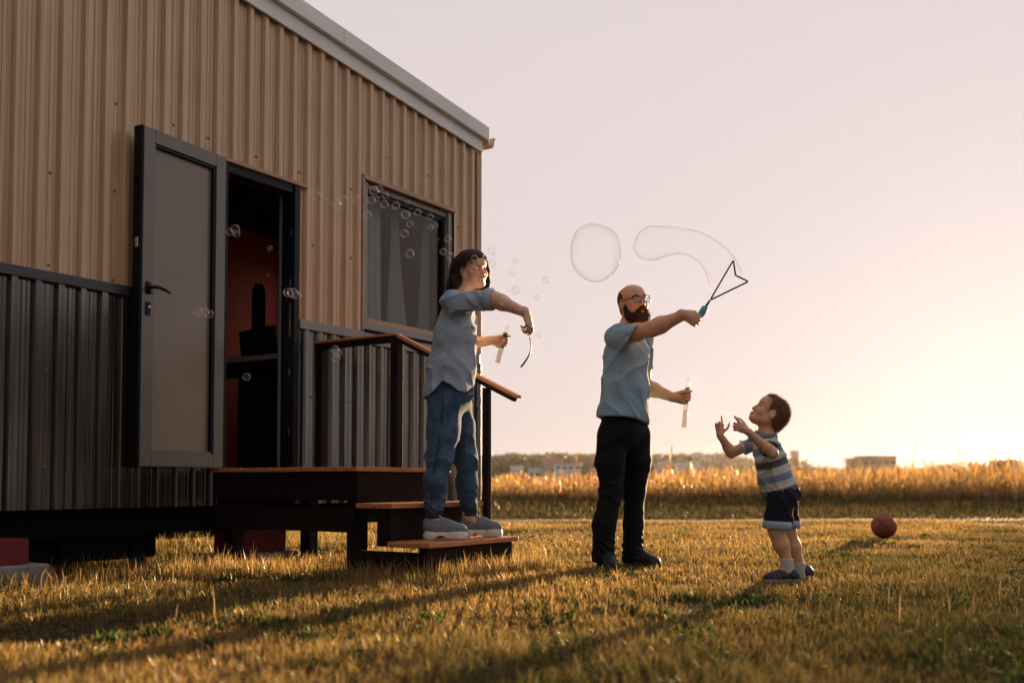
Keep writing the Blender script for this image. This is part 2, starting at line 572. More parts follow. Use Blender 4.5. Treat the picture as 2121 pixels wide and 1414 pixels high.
def make_lawn():
    # sample depth so that the number of blades per pixel stays level
    n = 275000
    u = rng.uniform(0, 1, n)
    p = 0.55
    y = (2.15 ** p + u * (14.4 ** p - 2.15 ** p)) ** (1 / p)
    x = rng.uniform(-0.56, 0.56, n) * y + rng.uniform(-0.15, 0.15, n)
    # clumps: pull points towards tuft centres
    tx, ty = np.floor(x / 0.07), np.floor(y / 0.07)
    hx = (np.sin(tx * 127.1 + ty * 311.7) * 43758.5453) % 1
    hy = (np.sin(tx * 269.5 + ty * 183.3) * 43758.5453) % 1
    pull = 0.5 * rng.uniform(0, 1, n)
    x = x + ((tx + hx) * 0.07 - x) * pull
    y = y + ((ty + hy) * 0.07 - y) * pull
    keep = ~in_steps(x, y)
    x, y = x[keep], y[keep]
    n = len(x)
    patch = fbm2(x * 1.6, y * 1.6, 31)
    tuft = fbm2(x * 7, y * 7, 37)
    h = (0.014 + 0.046 * patch + 0.075 * np.clip(tuft - 0.45, 0, 1)) * rng.uniform(0.45, 1.6, n)
    w = (0.0024 + 0.0006 * np.maximum(y - 2.5, 0)) * rng.uniform(0.6, 1.4, n)
    worn = np.clip((fbm2(x * 1.1 + 40, y * 1.1, 91) - 0.50) / 0.12, 0, 1)      # thin, trodden patches
    h = h * (1 - 0.55 * worn)
    keep = rng.uniform(0, 1, n) > 0.55 * worn
    x, y, h, w = x[keep], y[keep], h[keep], w[keep]
    n = len(x)
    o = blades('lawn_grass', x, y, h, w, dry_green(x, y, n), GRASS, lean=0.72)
    tag(o, 'short dry golden lawn grass in front of the cabin', 'grass', kind='stuff')

    # the rest of the yard, outside the picture: coarser blades that send the same warm light back
    n = 30000
    x, y = rng.uniform(-6, 15, n), rng.uniform(-10, 15, n)
    k = (np.abs(x) > 0.53 * y) & ((x - H0.x) * N.x + (y - H0.y) * N.y > 0.05)
    x, y = x[k], y[k]
    n = len(x)
    o = blades('yard_grass', x, y, rng.uniform(0.05, 0.09, n), rng.uniform(0.016, 0.030, n), dry_green(x, y, n), GRASS, lean=0.5)
    tag(o, 'dry golden grass of the yard beside and behind the viewer', 'grass', kind='stuff')
    # odd seed stems and broad-leaved weeds in the turf
    n = 260
    y = 3.8 + 9.5 * rng.uniform(0, 1, n) ** 1.3
    x = rng.uniform(-0.54, 0.54, n) * y
    k = ~in_steps(x, y)
    x, y = x[k], y[k]
    n = len(x)
    o = blades('seed_stems', x, y, rng.uniform(0.07, 0.17, n), rng.uniform(0.0022, 0.004, n), np.array([0.50, 0.36, 0.17]) * rng.uniform(0.6, 1.2, (n, 1)), GRASS, lean=0.3)
    tag(o, 'thin dry seed stems standing out of the lawn', 'grass', kind='stuff')
    n = 9000
    cx, cy = rng.uniform(-0.54, 0.54, 260), 2.3 + 10 * rng.uniform(0, 1, 260) ** 1.2
    cx = cx * cy
    i = rng.integers(0, 260, n)
    x, y = cx[i] + rng.normal(0, 0.035, n), cy[i] + rng.normal(0, 0.035, n)
    k = ~in_steps(x, y)
    x, y = x[k], y[k]
    n = len(x)
    o = blades('lawn_weeds', x, y, rng.uniform(0.02, 0.06, n), rng.uniform(0.010, 0.020, n), np.array([0.060, 0.085, 0.022]) * rng.uniform(0.6, 1.4, (n, 1)), GRASS, lean=1.0)
    tag(o, 'low dark green clover and weeds dotted through the lawn', 'grass', kind='stuff')

    # taller stems in the unmown strip along the house and the steps
    pts = []
    for (s0, s1, d0, d1, cnt) in ((-0.9, -0.15, 0.05, 0.75, 1500), (STEP_S0 - 0.10, STEP_S1 + 0.15, STEP_D - 0.06, STEP_D + 0.28, 1700),
                                  (STEP_S1 - 0.02, STEP_S1 + 0.3, 0.3, STEP_D + 0.15, 900), (-0.55, -0.12, 0.7, 1.9, 900), (-2.2, -0.9, 0.05, 0.6, 900),
                                  (-2.2, 2.8, -2.3, -0.1, 3000)):
        s = rng.uniform(s0, s1, cnt)
        d = rng.uniform(d0, d1, cnt)
        pts.append(np.stack([H0.x + U.x * s + N.x * d, H0.y + U.y * s + N.y * d], -1))
    pts = np.concatenate(pts)
    x, y = pts[:, 0], pts[:, 1]
    k = ~in_steps(x, y)
    x, y = x[k], y[k]
    n = len(x)
    h = 0.05 + 0.16 * rng.beta(1.4, 4, n)
    w = rng.uniform(0.003, 0.0052, n)
    o = blades('unmown_grass', x, y, h, w, dry_green(x, y, n) * 1.05, GRASS, lean=0.4)
    tag(o, 'longer unmown grass round the steps and under the cabin', 'grass', kind='stuff')

    # shaded greener verge between the track and the tall field
    n = 46000
    y = rng.uniform(15.3, 26.0, n)
    x = rng.uniform(-0.56, 0.56, n) * y
    h = (0.06 + 0.18 * np.clip((y - 15.5) / 9, 0, 1)) * rng.uniform(0.5, 1.5, n) * (0.6 + 0.8 * fbm2(x, y, 51))
    w = rng.uniform(0.010, 0.018, n)
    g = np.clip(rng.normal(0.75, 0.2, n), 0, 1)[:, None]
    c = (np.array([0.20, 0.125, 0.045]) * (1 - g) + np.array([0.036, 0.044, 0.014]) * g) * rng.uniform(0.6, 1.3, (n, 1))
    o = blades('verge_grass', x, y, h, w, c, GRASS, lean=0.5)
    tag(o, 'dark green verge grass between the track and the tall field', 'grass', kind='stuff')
make_lawn()

def make_field():
    """tall dry meadow: stalks with a leaf or two and a feathery seed head"""
    n = 26000
    u = rng.uniform(0, 1, n)
    y = 23.0 + 45 * u ** 1.9
    x = rng.uniform(-0.58, 0.60, n) * y
    edge = 22.4 + 4.2 * fbm2(x * 0.35, x * 0 + 4, 61) + 0.8 * rng.normal(0, 0.5, n)
    y = np.maximum(y, edge)
    hbig = 0.6 * fbm2(x * 0.22, y * 0.22, 71) + 0.55 * fbm2(x * 0.8, y * 0.8, 75)
    right = np.clip(x / y - 0.1, 0, 0.5) * 0.55
    h = (0.32 + 0.98 * hbig + right * 1.5) * rng.uniform(0.55, 1.12, n)
    tall = rng.uniform(0, 1, n) < 0.035
    h = np.where(tall, h * rng.uniform(1.2, 1.75, n), h)
    h = h * np.clip(0.55 + (y - edge) / 3.0, 0.55, 1.0)
    w = rng.uniform(0.012, 0.024, n) * (y / 26)
    z = ground_z(x, y)
    yaw = rng.uniform(0, np.pi, n)
    ld = rng.uniform(0, 2 * np.pi, n)
    lm = h * np.abs(rng.normal(0, 0.16, n))
    lx, ly = np.cos(ld) * lm, np.sin(ld) * lm
    cx, cy = np.cos(yaw), np.sin(yaw)
    g = np.clip(0.12 + 0.8 * (fbm2(x * 0.5, y * 0.5, 81) - 0.40) + rng.normal(0, 0.12, n), 0, 0.8)[:, None]
    col = np.array([0.36, 0.205, 0.070]) * (1 - g) + np.array([0.075, 0.072, 0.020]) * g
    col = col * rng.uniform(0.4, 1.35, (n, 1))
    V, L, S, C = [], [], [], []
    def strip(ts, ws, off=0.0):
        """ribbon through heights ts (0..1) with half widths ws"""
        k = len(ts)
        co = np.empty((n, 2 * k, 3), np.float32)
        for i, (t, ww) in enumerate(zip(ts, ws)):
            px = x + lx * t ** 2 + off * cy * h * t * (1 - t)
            py = y + ly * t ** 2 - off * cx * h * t * (1 - t)
            pz = z + h * t * (1 - 0.12 * t * (lm / h))
            co[:, 2 * i] = np.stack([px - cx * w * ww, py - cy * w * ww, pz], -1)
            co[:, 2 * i + 1] = np.stack([px + cx * w * ww, py + cy * w * ww, pz], -1)
        base = sum(len(a) for a in V)
        b = base + np.arange(n)[:, None] * 2 * k
        for i in range(k - 1):
            lp = np.concatenate([b + 2 * i, b + 2 * i + 1, b + 2 * i + 3, b + 2 * i + 2], 1)
            L.append(lp)
        V.append(co.reshape(-1, 3))
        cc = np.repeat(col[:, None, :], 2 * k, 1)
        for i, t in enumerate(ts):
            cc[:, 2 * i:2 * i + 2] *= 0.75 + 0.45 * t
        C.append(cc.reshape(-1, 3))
    strip([0, 0.45, 0.8, 0.9, 1.0], [0.45, 0.30, 0.25, 1.0, 0.12])
    strip([0.05, 0.35, 0.62], [0.2, 0.75, 0.05], 0.55)
    strip([0.1, 0.45, 0.75], [0.2, 0.65, 0.05], -0.6)
    loops = np.concatenate([a.reshape(-1, 4) for a in L]).ravel()
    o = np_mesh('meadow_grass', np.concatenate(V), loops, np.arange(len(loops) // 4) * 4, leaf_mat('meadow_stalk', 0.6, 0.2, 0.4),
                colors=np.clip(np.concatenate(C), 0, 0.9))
    tag(o, 'tall dry golden meadow grass behind the lawn', 'grass', kind='stuff')
make_field()
# ------------------------------------------------------------------ far hills, wood and town
def interp_px(table, px):
    xs = [t[0] for t in table]
    return np.interp(px, xs, [t[1] for t in table])

RIDGE = [(-600, 948), (400, 946), (900, 943), (1005, 945), (1060, 940), (1100, 942), (1165, 939), (1240, 942), (1380, 942), (1450, 940),
         (1500, 941), (1545, 948), (1580, 962), (1640, 968), (1800, 974), (2400, 976)]
def make_hills():
    D0, D1 = 620.0, 1000.0
    pxs = np.linspace(-600, 2700, 140)
    top = interp_px(RIDGE, pxs)
    rows = []
    for k, t in enumerate(np.linspace(0, 1, 9)):
        D = D0 + (D1 - D0) * t
        x = (pxs - CX) / FPX * D
        zt = CAMH + (1000 - top) / FPX * D1 - 5.0
        z = -1.0 + (zt + 1.0) * math.sin(t * math.pi / 2) ** 1.1 + 1.5 * fbm2(pxs * 0.03, pxs * 0 + k, 5)
        rows.append(np.stack([x, np.full_like(x, D), z], -1))
    rows.append(np.stack([rows[-1][:, 0], rows[-1][:, 1] + 400, rows[-1][:, 2] * 0 - 1], -1))
    co = np.concatenate(rows)
    k = len(pxs)
    i = np.arange(len(rows) - 1)[:, None] * k + np.arange(k - 1)[None]
    q = np.stack([i, i + 1, i + k + 1, i + k], -1).reshape(-1, 4)
    h = np_mesh('hills', co, q.ravel(), np.arange(len(q)) * 4, mat('hill_ground', (0.10, 0.075, 0.035), 0.95, var=0.4, vscale=0.02, spec=0.05), smooth=True)
    tag(h, kind='structure')
    # wood covering the hills: leaf clumps
    n = 16000
    px = rng.uniform(-300, 2500, n)
    t = rng.uniform(0.12, 1.0, n) ** 0.8
    D = D0 + (D1 - D0) * t
    x = (px - CX) / FPX * D
    zt = CAMH + (1000 - interp_px(RIDGE, px)) / FPX * D1 - 5.0
    z = -1.0 + (zt + 1.0) * np.sin(t * np.pi / 2) ** 1.1 + rng.uniform(0, 5.5, n) * (0.4 + 0.9 * fbm2(px * 0.06, t * 20, 9))
    r = rng.uniform(1.6, 3.6, n)
    clump_mesh('far_wood', x, D, z, r, np.array([0.070, 0.060, 0.024]), 'far brown green wood along the low hills behind the meadow')

def clump_mesh(name, x, y, z, r, base, label, parent=None, kind='stuff'):
    """crossed leaf-clump triangles of uneven size"""
    n = len(x)
    V = np.empty((n, 9, 3), np.float32)
    c = np.stack([x, y, z], -1)
    for k in range(9):
        d = rng.normal(0, 1, (n, 3))
        d /= np.linalg.norm(d, axis=1, keepdims=True)
        V[:, k] = c + d * r[:, None] * rng.uniform(0.6, 1.1, (n, 1))
    cols = np.repeat((base * rng.uniform(0.55, 1.5, (n, 1)))[:, None], 9, 1).reshape(-1, 3)
    loops = np.arange(n * 9)
    o = np_mesh(name, V.reshape(-1, 3), loops, np.arange(n * 3) * 3, FOLIAGE, colors=cols, parent=parent)
    if kind:
        tag(o, label, 'wood' if 'wood' in name else None, kind=kind)
    return o
FOLIAGE = leaf_mat('foliage', 0.4, 0.08, 0.5)
make_hills()

def low_wood():
    n = 3600
    px = rng.uniform(1560, 2600, n)
    D = rng.uniform(300, 420, n)
    topy = np.interp(px, [1560, 1610, 1650, 1690, 1740, 1800, 1900, 1960, 2040, 2090, 2600], [962, 952, 950, 965, 969, 969, 969, 962, 958, 955, 955])
    zt = CAMH + (1000 - topy) / FPX * D
    z = zt * rng.uniform(0, 1, n) ** 0.6 + rng.uniform(-0.6, 0.5, n)
    clump_mesh('hedgerow_wood', (px - CX) / FPX * D, D, z, rng.uniform(0.5, 1.2, n), np.array([0.085, 0.066, 0.025]),
               'low hazy line of bushes and wood at the right horizon')
low_wood()

BARK = mat('bark', (0.085, 0.06, 0.04), 0.9, var=0.35, vscale=8, bump=0.7, bscale=20, stretch=(1, 1, 0.25))
def tree(px, D, height, width, trunk_h, label, x=None, leaf=None, nleaf=2600, seed=1, base=np.array([0.075, 0.070, 0.026]), name='broadleaf_tree', flat=0.0):
    r = np.random.default_rng(seed)
    if x is None:
        x = (px - CX) / FPX * D
    root = empty(name, (x, D, 0))
    tag(root, label, 'tree', 'unseen trees added round the yard' if name == 'added_tree' else 'trees beyond the meadow')
    t = MB()
    t.tube([(0, 0, -0.1), (0.02 * height, 0, trunk_h * 0.5), (0, 0.01 * height, trunk_h), (0.01 * height, 0, height * 0.72)],
           [0.030 * height, 0.022 * height, 0.016 * height, 0.004 * height], 10)
    tr = t.build('trunk', BARK, root, smooth=True)
    lobes = []
    for k in range(64 if flat else 11):
        a = r.uniform(0, 2 * math.pi)
        rr = width * 0.5 * r.uniform(0.15, 0.72)
        zz = trunk_h + (height - trunk_h) * r.uniform(0.18, 0.85)
        if flat:
            rr = width * 0.5 * 0.86 * ((k * 0.618 + 0.07) % 1.0) ** 0.5
            zz = trunk_h + 1.5 + (0 if k % 8 < 5 else (height - trunk_h - 3.0) * r.uniform(0.1, 1) * (1 - (rr / (width * 0.5)) ** 2))
        else:
            rr *= math.sin(math.pi * min(0.95, max(0.12, (zz - trunk_h) / (height - trunk_h)))) ** 0.5
        p = (rr * math.cos(a), rr * math.sin(a), zz)
        lobes.append((p, width * r.uniform(0.16, 0.27) * (0.72 if flat else 1)))
        b = MB()
        b.tube([(0, 0, trunk_h * 0.9 + (zz - trunk_h) * 0.4), (p[0] * 0.5, p[1] * 0.5, trunk_h + (zz - trunk_h) * 0.65), p],
               [0.011 * height, 0.007 * height, 0.002 * height], 6)
        b.build('limb', BARK, root, smooth=True)
    L = leaf or width * 0.03
    pts = []
    for (p, rad) in lobes:
        m = nleaf // len(lobes)
        d = r.normal(0, 1, (m, 3))
        d /= np.linalg.norm(d, axis=1, keepdims=True)
        pts.append(np.array(p) + d * rad * (r.uniform(0, 1, (m, 1)) ** 0.45) * np.array([1, 1, 0.8]))
    pts = np.concatenate(pts)
    o = clump_mesh('crown', pts[:, 0], pts[:, 1], pts[:, 2], np.full(len(pts), L) * r.uniform(0.6, 1.4, len(pts)), base, None, parent=root, kind=None)
    return root
tree(1985, 150, 3.4, 3.0, 0.6, 'small bushy tree on the right horizon, left of the widest one', seed=3, nleaf=900, leaf=0.16)
tree(2078, 150, 4.1, 4.6, 0.9, 'widest of the small trees on the right horizon', seed=4, nleaf=1300, leaf=0.17)
tree(2020, 170, 3.9, 2.2, 1.0, 'thin wispy tree on the right horizon between two bushier ones', seed=5, nleaf=350, leaf=0.14)
# unseen tree added beyond the right edge to shade the near right lawn
g_ = Vector((math.sin(SUN_AZ), math.cos(SUN_AZ), 0))
e_ = Vector((g_.y, -g_.x, 0))
tp = g_ * 120.0 + e_ * 5.6
tree(0, tp.y, 18.0, 13.0, 9.15, 'large unseen tree added beyond the right edge to shade the lawn', x=tp.x, leaf=0.27, nleaf=9000, seed=9, name='added_shade_tree', flat=1.0)

# unseen tree row added to darken the reflections in door and dark cladding
for k_, (x_, y_, h_, w_) in enumerate(((12.6, 5.6, 4.4, 4.2), (13.4, 2.2, 5.2, 4.8), (12.8, -1.4, 4.6, 4.4), (13.8, -5.2, 5.6, 5.0), (12.9, -9.0, 4.8, 4.6))):
    tree(0, y_, h_, w_, 0.5,
         ('unseen added tree nearest the meadow in the row right of the yard', 'second unseen added tree from the meadow in the row right of the yard', 'middle unseen added tree in the row right of the yard',
          'tallest unseen added tree in the row right of the yard', 'unseen added tree farthest from the meadow in the row right of the yard')[k_], x=x_, leaf=0.16, nleaf=2400, seed=20 + k_, name='added_tree')

lt = HP(-4.4, 1.7, 0)  # unseen tree added close by to darken the left of the wall
tree(0, lt.y, 7.4, 3.0, 0.5, 'unseen tree added beyond the left edge to darken the cabin wall', x=lt.x, leaf=0.13, nleaf=6000, seed=41, name='added_tree')

PANE_FAR = mat('far_window_glass', (0.05, 0.055, 0.06), 0.2, var=0.05)
def far_house(px0, px1, topy, D, wall, roofc, label, roof='flat', name='far_house', win=(0, 0), depth=9.0, cat='house'):
    x0, x1 = (px0 - CX) / FPX * D, (px1 - CX) / FPX * D
    zt = CAMH + (1000 - topy) / FPX * D
    w = x1 - x0
    root = empty(name, ((x0 + x1) / 2, D, 0))
    tag(root, label, cat, 'buildings of the far town')
    mw = mat(name + '_wall', wall, 0.85, var=0.12, vscale=0.4)
    mr_ = mat(name + '_roof', roofc, 0.8, var=0.2, vscale=0.6)
    rh = 0.0 if roof == 'flat' else min(0.42 * w, 0.4 * zt)
    b = MB()
    b.box((-w / 2, 0, -0.5), (w / 2, depth, zt - rh - (0.35 if roof == 'flat' else 0)))
    b.build('wall', mw, root)
    r_ = MB()
    if roof == 'flat':
        r_.box((-w / 2 - 0.2, -0.2, zt - 0.35), (w / 2 + 0.2, depth + 0.2, zt))
    else:
        e = 0.3
        z0 = zt - rh
        r_.add([(-w / 2 - e, -e, z0), (w / 2 + e, -e, z0), (w / 2 + e, depth + e, z0), (-w / 2 - e, depth + e, z0),
                (-w / 2 - e, depth / 2, zt), (w / 2 + e, depth / 2, zt)],
               [(0, 1, 5, 4), (2, 3, 4, 5), (1, 2, 5), (3, 0, 4), (0, 3, 2, 1)])
    r_.build('roof', mr_, root)
    nx, nz_ = win
    for i in range(nx):
        for j in range(nz_):
            cx = -w / 2 + w * (i + 0.5) / nx
            cz = (zt - rh) * (j + 0.55) / nz_
            ww, hh = 0.22 * w / nx + 0.25, min(1.5, 0.26 * zt / nz_)
            q = MB()
            q.box((cx - ww, -0.08, cz - hh / 2), (cx + ww, 0.1, cz + hh / 2))
            q.build('window', PANE_FAR, root)
    return root
far_house(1787, 1857, 943, 340, (0.20, 0.14, 0.095), (0.15, 0.10, 0.07), 'broad flat roofed block on the right horizon beyond the meadow', 'flat', win=(5, 2), name='far_block', cat='building')
far_house(1757, 1769, 948, 340, (0.28, 0.20, 0.14), (0.2, 0.14, 0.1), 'narrow chimney like tower left of the broad flat roofed block', 'flat', name='far_tower', depth=2.5, cat='tower')
far_house(1641, 1655, 932, 640, (0.26, 0.19, 0.12), (0.2, 0.14, 0.09), 'tallest square tower on the wooded rise behind the boy', 'gable', name='far_tower', depth=4, cat='tower')
far_house(1150, 1202, 958, 420, (0.72, 0.76, 0.80), (0.5, 0.5, 0.5), 'widest white far house, between woman and man', 'flat', win=(4, 2))
far_house(1124, 1166, 948, 520, (0.5, 0.42, 0.36), (0.34, 0.20, 0.15), 'far house with a brownish red roof behind the widest white one', 'gable', win=(3, 2))
far_house(1058, 1084, 963, 420, (0.66, 0.66, 0.64), (0.40, 0.36, 0.33), 'small pale far house nearest to the porch handrail', 'gable', win=(2, 1))
far_house(1094, 1120, 965, 400, (0.70, 0.70, 0.68), (0.42, 0.40, 0.38), 'low pale far house left of the red roofed one', 'flat', win=(2, 1))
far_house(1366, 1388, 953, 520, (0.60, 0.62, 0.62), (0.4, 0.3, 0.25), 'pale gabled far house just right of the man', 'gable', win=(2, 2))
far_house(1406, 1452, 957, 480, (0.62, 0.60, 0.56), (0.42, 0.38, 0.34), 'wide pale far house below the two tower blocks', 'gable', win=(4, 2))
far_house(1438, 1453, 941, 800, (0.62, 0.60, 0.58), (0.5, 0.48, 0.46), 'left one of the two far tower blocks on the hill', 'flat', win=(2, 5), name='far_block', cat='building')
far_house(1460, 1473, 939, 800, (0.60, 0.58, 0.56), (0.5, 0.48, 0.46), 'right one of the two far tower blocks on the hill', 'flat', win=(2, 5), name='far_block', cat='building')
# ================================================================== THE CABIN
house = empty('tiny_house', H0, HOUSE_RZ)
tag(house, 'brown ribbed metal cabin with dark lower cladding and pale roof edge', 'house')
S0, S1, HD = -4.4, 2.90, 2.5            # wall from S0 to S1, house depth HD
ZB, ZT = 0.413, 1.70                    # bottom of wall, meeting of dark and brown cladding
DOOR = (-0.055, 0.615, 0.60, 2.70)
WIN = (1.335, 2.50, 1.745, 2.93)
def roof_z(s):
    return 3.576 + (2.90 - s) * 0.0945

def clad_mat(name, c0, c1, rough, streak=55.0, spec=0.5, metal=0.0):
    m = bpy.data.materials.new(name)
    m.use_nodes = True
    n, l = m.node_tree.nodes, m.node_tree.links
    b = n['Principled BSDF']
    tc = n.new('ShaderNodeTexCoord')
    mp = n.new('ShaderNodeMapping')
    mp.inputs['Scale'].default_value = (1, 1, 0.012)
    l.new(tc.outputs['Object'], mp.inputs['Vector'])
    nz = n.new('ShaderNodeTexNoise')
    nz.inputs['Scale'].default_value = streak
    nz.inputs['Detail'].default_value = 5
    nz.inputs['Roughness'].default_value = 0.65
    l.new(mp.outputs[0], nz.inputs['Vector'])
    cr = n.new('ShaderNodeValToRGB')
    cr.color_ramp.elements[0].position = 0.30
    cr.color_ramp.elements[0].color = (*c0, 1)
    cr.color_ramp.elements[1].position = 0.72
    cr.color_ramp.elements[1].color = (*c1, 1)
    l.new(nz.outputs[0], cr.inputs[0])
    # faint weather blotches
    n2 = n.new('ShaderNodeTexNoise')
    n2.inputs['Scale'].default_value = 2.2
    n2.inputs['Detail'].default_value = 5
    l.new(tc.outputs['Object'], n2.inputs['Vector'])
    mr = n.new('ShaderNodeMapRange')
    mr.inputs[1].default_value = 0.3
    mr.inputs[2].default_value = 0.7
    mr.inputs[3].default_value = 0.90
    mr.inputs[4].default_value = 1.08
    l.new(n2.outputs[0], mr.inputs[0])
    mx = n.new('ShaderNodeMix')
    mx.data_type = 'RGBA'
    mx.blend_type = 'MULTIPLY'
    mx.inputs[0].default_value = 1
    l.new(cr.outputs[0], mx.inputs[6])
    l.new(mr.outputs[0], mx.inputs[7])
    l.new(mx.outputs[2], b.inputs['Base Color'])
    b.inputs['Roughness'].default_value = rough
    b.inputs['Specular IOR Level'].default_value = spec
    b.inputs['Metallic'].default_value = metal
    m2 = n.new('ShaderNodeMapRange')
    m2.inputs[3].default_value = rough - 0.08
    m2.inputs[4].default_value = rough + 0.10
    l.new(n2.outputs[0], m2.inputs[0])
    l.new(m2.outputs[0], b.inputs['Roughness'])
    return m
WOODMETAL = clad_mat('wood_print_metal', (0.385, 0.228, 0.112), (0.69, 0.485, 0.280), 0.36, spec=0.9)
DARKMETAL = clad_mat('charcoal_metal', (0.058, 0.057, 0.057), (0.195, 0.185, 0.165), 0.18, spec=0.8, metal=0.85)
TRIM_BROWN = mat('brown_trim', (0.40, 0.24, 0.135), 0.45, var=0.12, vscale=4, stretch=(1, 1, 1))
TRIM_DARK = mat('charcoal_trim', (0.040, 0.043, 0.058), 0.35, var=0.12, vscale=5)
TRIM_GREY = mat('grey_green_trim', (0.22, 0.225, 0.20), 0.4, var=0.1, vscale=4)
ROOF_GREY = mat('pale_grey_roof_metal', (0.74, 0.74, 0.71), 0.45, var=0.10, vscale=2.5, bump=0.05, bscale=12)
ALU = mat('anthracite_aluminium', (0.115, 0.110, 0.095), 0.30, metal=0.35, var=0.06, vscale=5)
BLACK = mat('black_frame', (0.005, 0.006, 0.009), 0.45, var=0.1, spec=0.2)
STEEL = mat('bright_steel', (0.62, 0.62, 0.60), 0.28, metal=1.0, var=0.08)
INNER_WALL = mat('red_inner_wall', (0.62, 0.105, 0.040), 0.7, var=0.15, vscale=1.5)
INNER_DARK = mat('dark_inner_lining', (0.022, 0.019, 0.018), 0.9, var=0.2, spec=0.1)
FLOOR_IN = mat('inner_floor', (0.10, 0.06, 0.035), 0.5, var=0.2, vscale=4)
UNDER = mat('black_chassis_steel', (0.005, 0.0055, 0.007), 0.8, spec=0.15, var=0.3, vscale=6, bump=0.15, bscale=40)

PITCHW = 0.1386
PROF = [(0.0, 0.027), (0.034, 0.027), (0.0490, 0.0), (0.0700, 0.0), (0.0725, 0.0028), (0.0750, 0.0), (0.0985, 0.0), (0.1010, 0.0028), (0.1035, 0.0), (0.1236, 0.0)]
def corrugated(name, a, b, z0, ztop, openings, material, parent, phase=0.0125, org=(0, 0), dirv=(1, 0), out=(0, -1), lift=0.0, tilt=0.0):
    """ribbed sheet from a to b along dirv; ribs stand out along 'out'"""
    xs = []
    k0 = int(math.floor((a - phase) / PITCHW)) - 1
    k1 = int(math.ceil((b - phase) / PITCHW)) + 1
    for k in range(k0, k1):
        for (px_, o_) in PROF:
            xs.append((phase + k * PITCHW + px_, o_))
    def off(x):
        for i in range(len(xs) - 1):
            if xs[i][0] <= x <= xs[i + 1][0]:
                t = (x - xs[i][0]) / max(1e-9, xs[i + 1][0] - xs[i][0])
                return xs[i][1] * (1 - t) + xs[i + 1][1] * t
        return 0.0
    br = sorted(set([a, b] + [x for x, _ in xs if a < x < b] + [e for o_ in openings for e in o_[:2] if a < e < b]))
    mb = MB()
    def pt(x, z):
        o_ = off(x) + lift
        return (org[0] + dirv[0] * x + out[0] * o_, org[1] + dirv[1] * x + out[1] * o_, z)
    for x0, x1 in zip(br[:-1], br[1:]):
        xm = (x0 + x1) / 2
        cuts = sorted([(o_[2], o_[3]) for o_ in openings if o_[0] <= xm <= o_[1]])
        zlo = [z0]
        segs = []
        cur = z0
        for c0, c1 in cuts:
            if c0 > cur + 1e-4:
                segs.append((cur, c0, False))
            cur = max(cur, c1)
        segs.append((cur, None, True))
        for (q0, q1, top) in segs:
            za = ztop(x0) if top else q1
            zb = ztop(x1) if top else q1
            if min(za, zb) <= q0 + 1e-4:
                continue
            p = [pt(x0, q0), pt(x1, q0), pt(x1, zb), pt(x0, za)]
            mb.add(p, [(0, 1, 2, 3)])
    if not mb.f:
        return None
    ob = mb.build(name, material, parent)
    md = ob.modifiers.new('solid', 'SOLIDIFY')
    md.thickness = 0.0012
    md.offset = -1
    return ob

front_wall = MB()
# wall core behind the sheets, with the door and window cut out (pieces butt end to end)
TH = 0.13
for (a, b, z0, z1) in ((S0, DOOR[0], ZB, 3.55), (DOOR[0], DOOR[1], ZB, DOOR[2]), (DOOR[0], DOOR[1], DOOR[3], 3.55), (DOOR[1], WIN[0], ZB, 3.55),
                       (WIN[0], WIN[1], ZB, WIN[2]), (WIN[0], WIN[1], WIN[3], 3.50), (WIN[1], S1 - 0.006, ZB, 3.48)):
    front_wall.box((a, 0.004, z0), (b, TH, z1))
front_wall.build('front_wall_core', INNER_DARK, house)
edges = [S1 - 0.004 - 8 * PITCHW * k for k in range(8)]
edges = [e for e in edges if e > S0] + [S0]
for k in range(len(edges) - 1):
    b, a = edges[k], edges[k + 1]
    corrugated('cladding_sheet', a, b, ZT + 0.012, lambda s: roof_z(s) + 0.05, [(DOOR[0], DOOR[1], 0, DOOR[3]), (WIN[0] - 0.01, WIN[1] + 0.01, 0, WIN[3])], WOODMETAL, house, lift=0.0015 * (k % 2))
    for (a_, b_) in ([(a, b)] if (b < DOOR[0] or a > DOOR[1]) else [(a, min(b, DOOR[0])), (max(a, DOOR[1]), b)]):
        if b_ - a_ > 0.01:
            corrugated('dark_cladding_sheet', a_, b_, ZB - 0.02, lambda s: ZT - 0.002, [], DARKMETAL, house, lift=0.0015 * (k % 2))
# right end wall and back wall
def zend(x):
    return roof_z(S1) + 0.03
corrugated('end_cladding', 0.0, HD, ZT + 0.012, zend, [(1.45, 2.25, 1.80, 2.75)], WOODMETAL, house, org=(S1, 0), dirv=(0, 1), out=(1, 0))  # window opening added in this unseen wall to light the room
corrugated('end_dark_cladding', 0.0, HD, ZB - 0.02, lambda s: ZT - 0.002, [], DARKMETAL, house, org=(S1, 0), dirv=(0, 1), out=(1, 0))
corrugated('back_cladding', S0, S1, ZB - 0.02, lambda s: roof_z(s), [(-1.3, 0.4, 1.5, 2.6)], WOODMETAL, house, org=(0, HD), dirv=(1, 0), out=(0, 1))  # opening added in the unseen back wall to let light indoors
bw = MB()
for (a, b, z0, z1) in ((S0, -1.3, ZB, 3.55), (-1.3, 0.4, ZB, 1.5), (-1.3, 0.4, 2.6, 3.55), (0.4, S1 - 0.006, ZB, 3.5)):
    bw.box((a, HD - 0.11, z0), (b, HD - 0.004, z1))
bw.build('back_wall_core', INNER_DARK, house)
gl = MB()
gl.box((-1.3, HD - 0.06, 1.5), (0.4, HD - 0.05, 2.6))
gl.build('added_back_window_pane', glass_mat('added_back_pane', (0.85, 0.9, 0.9)), house)
ew = MB()
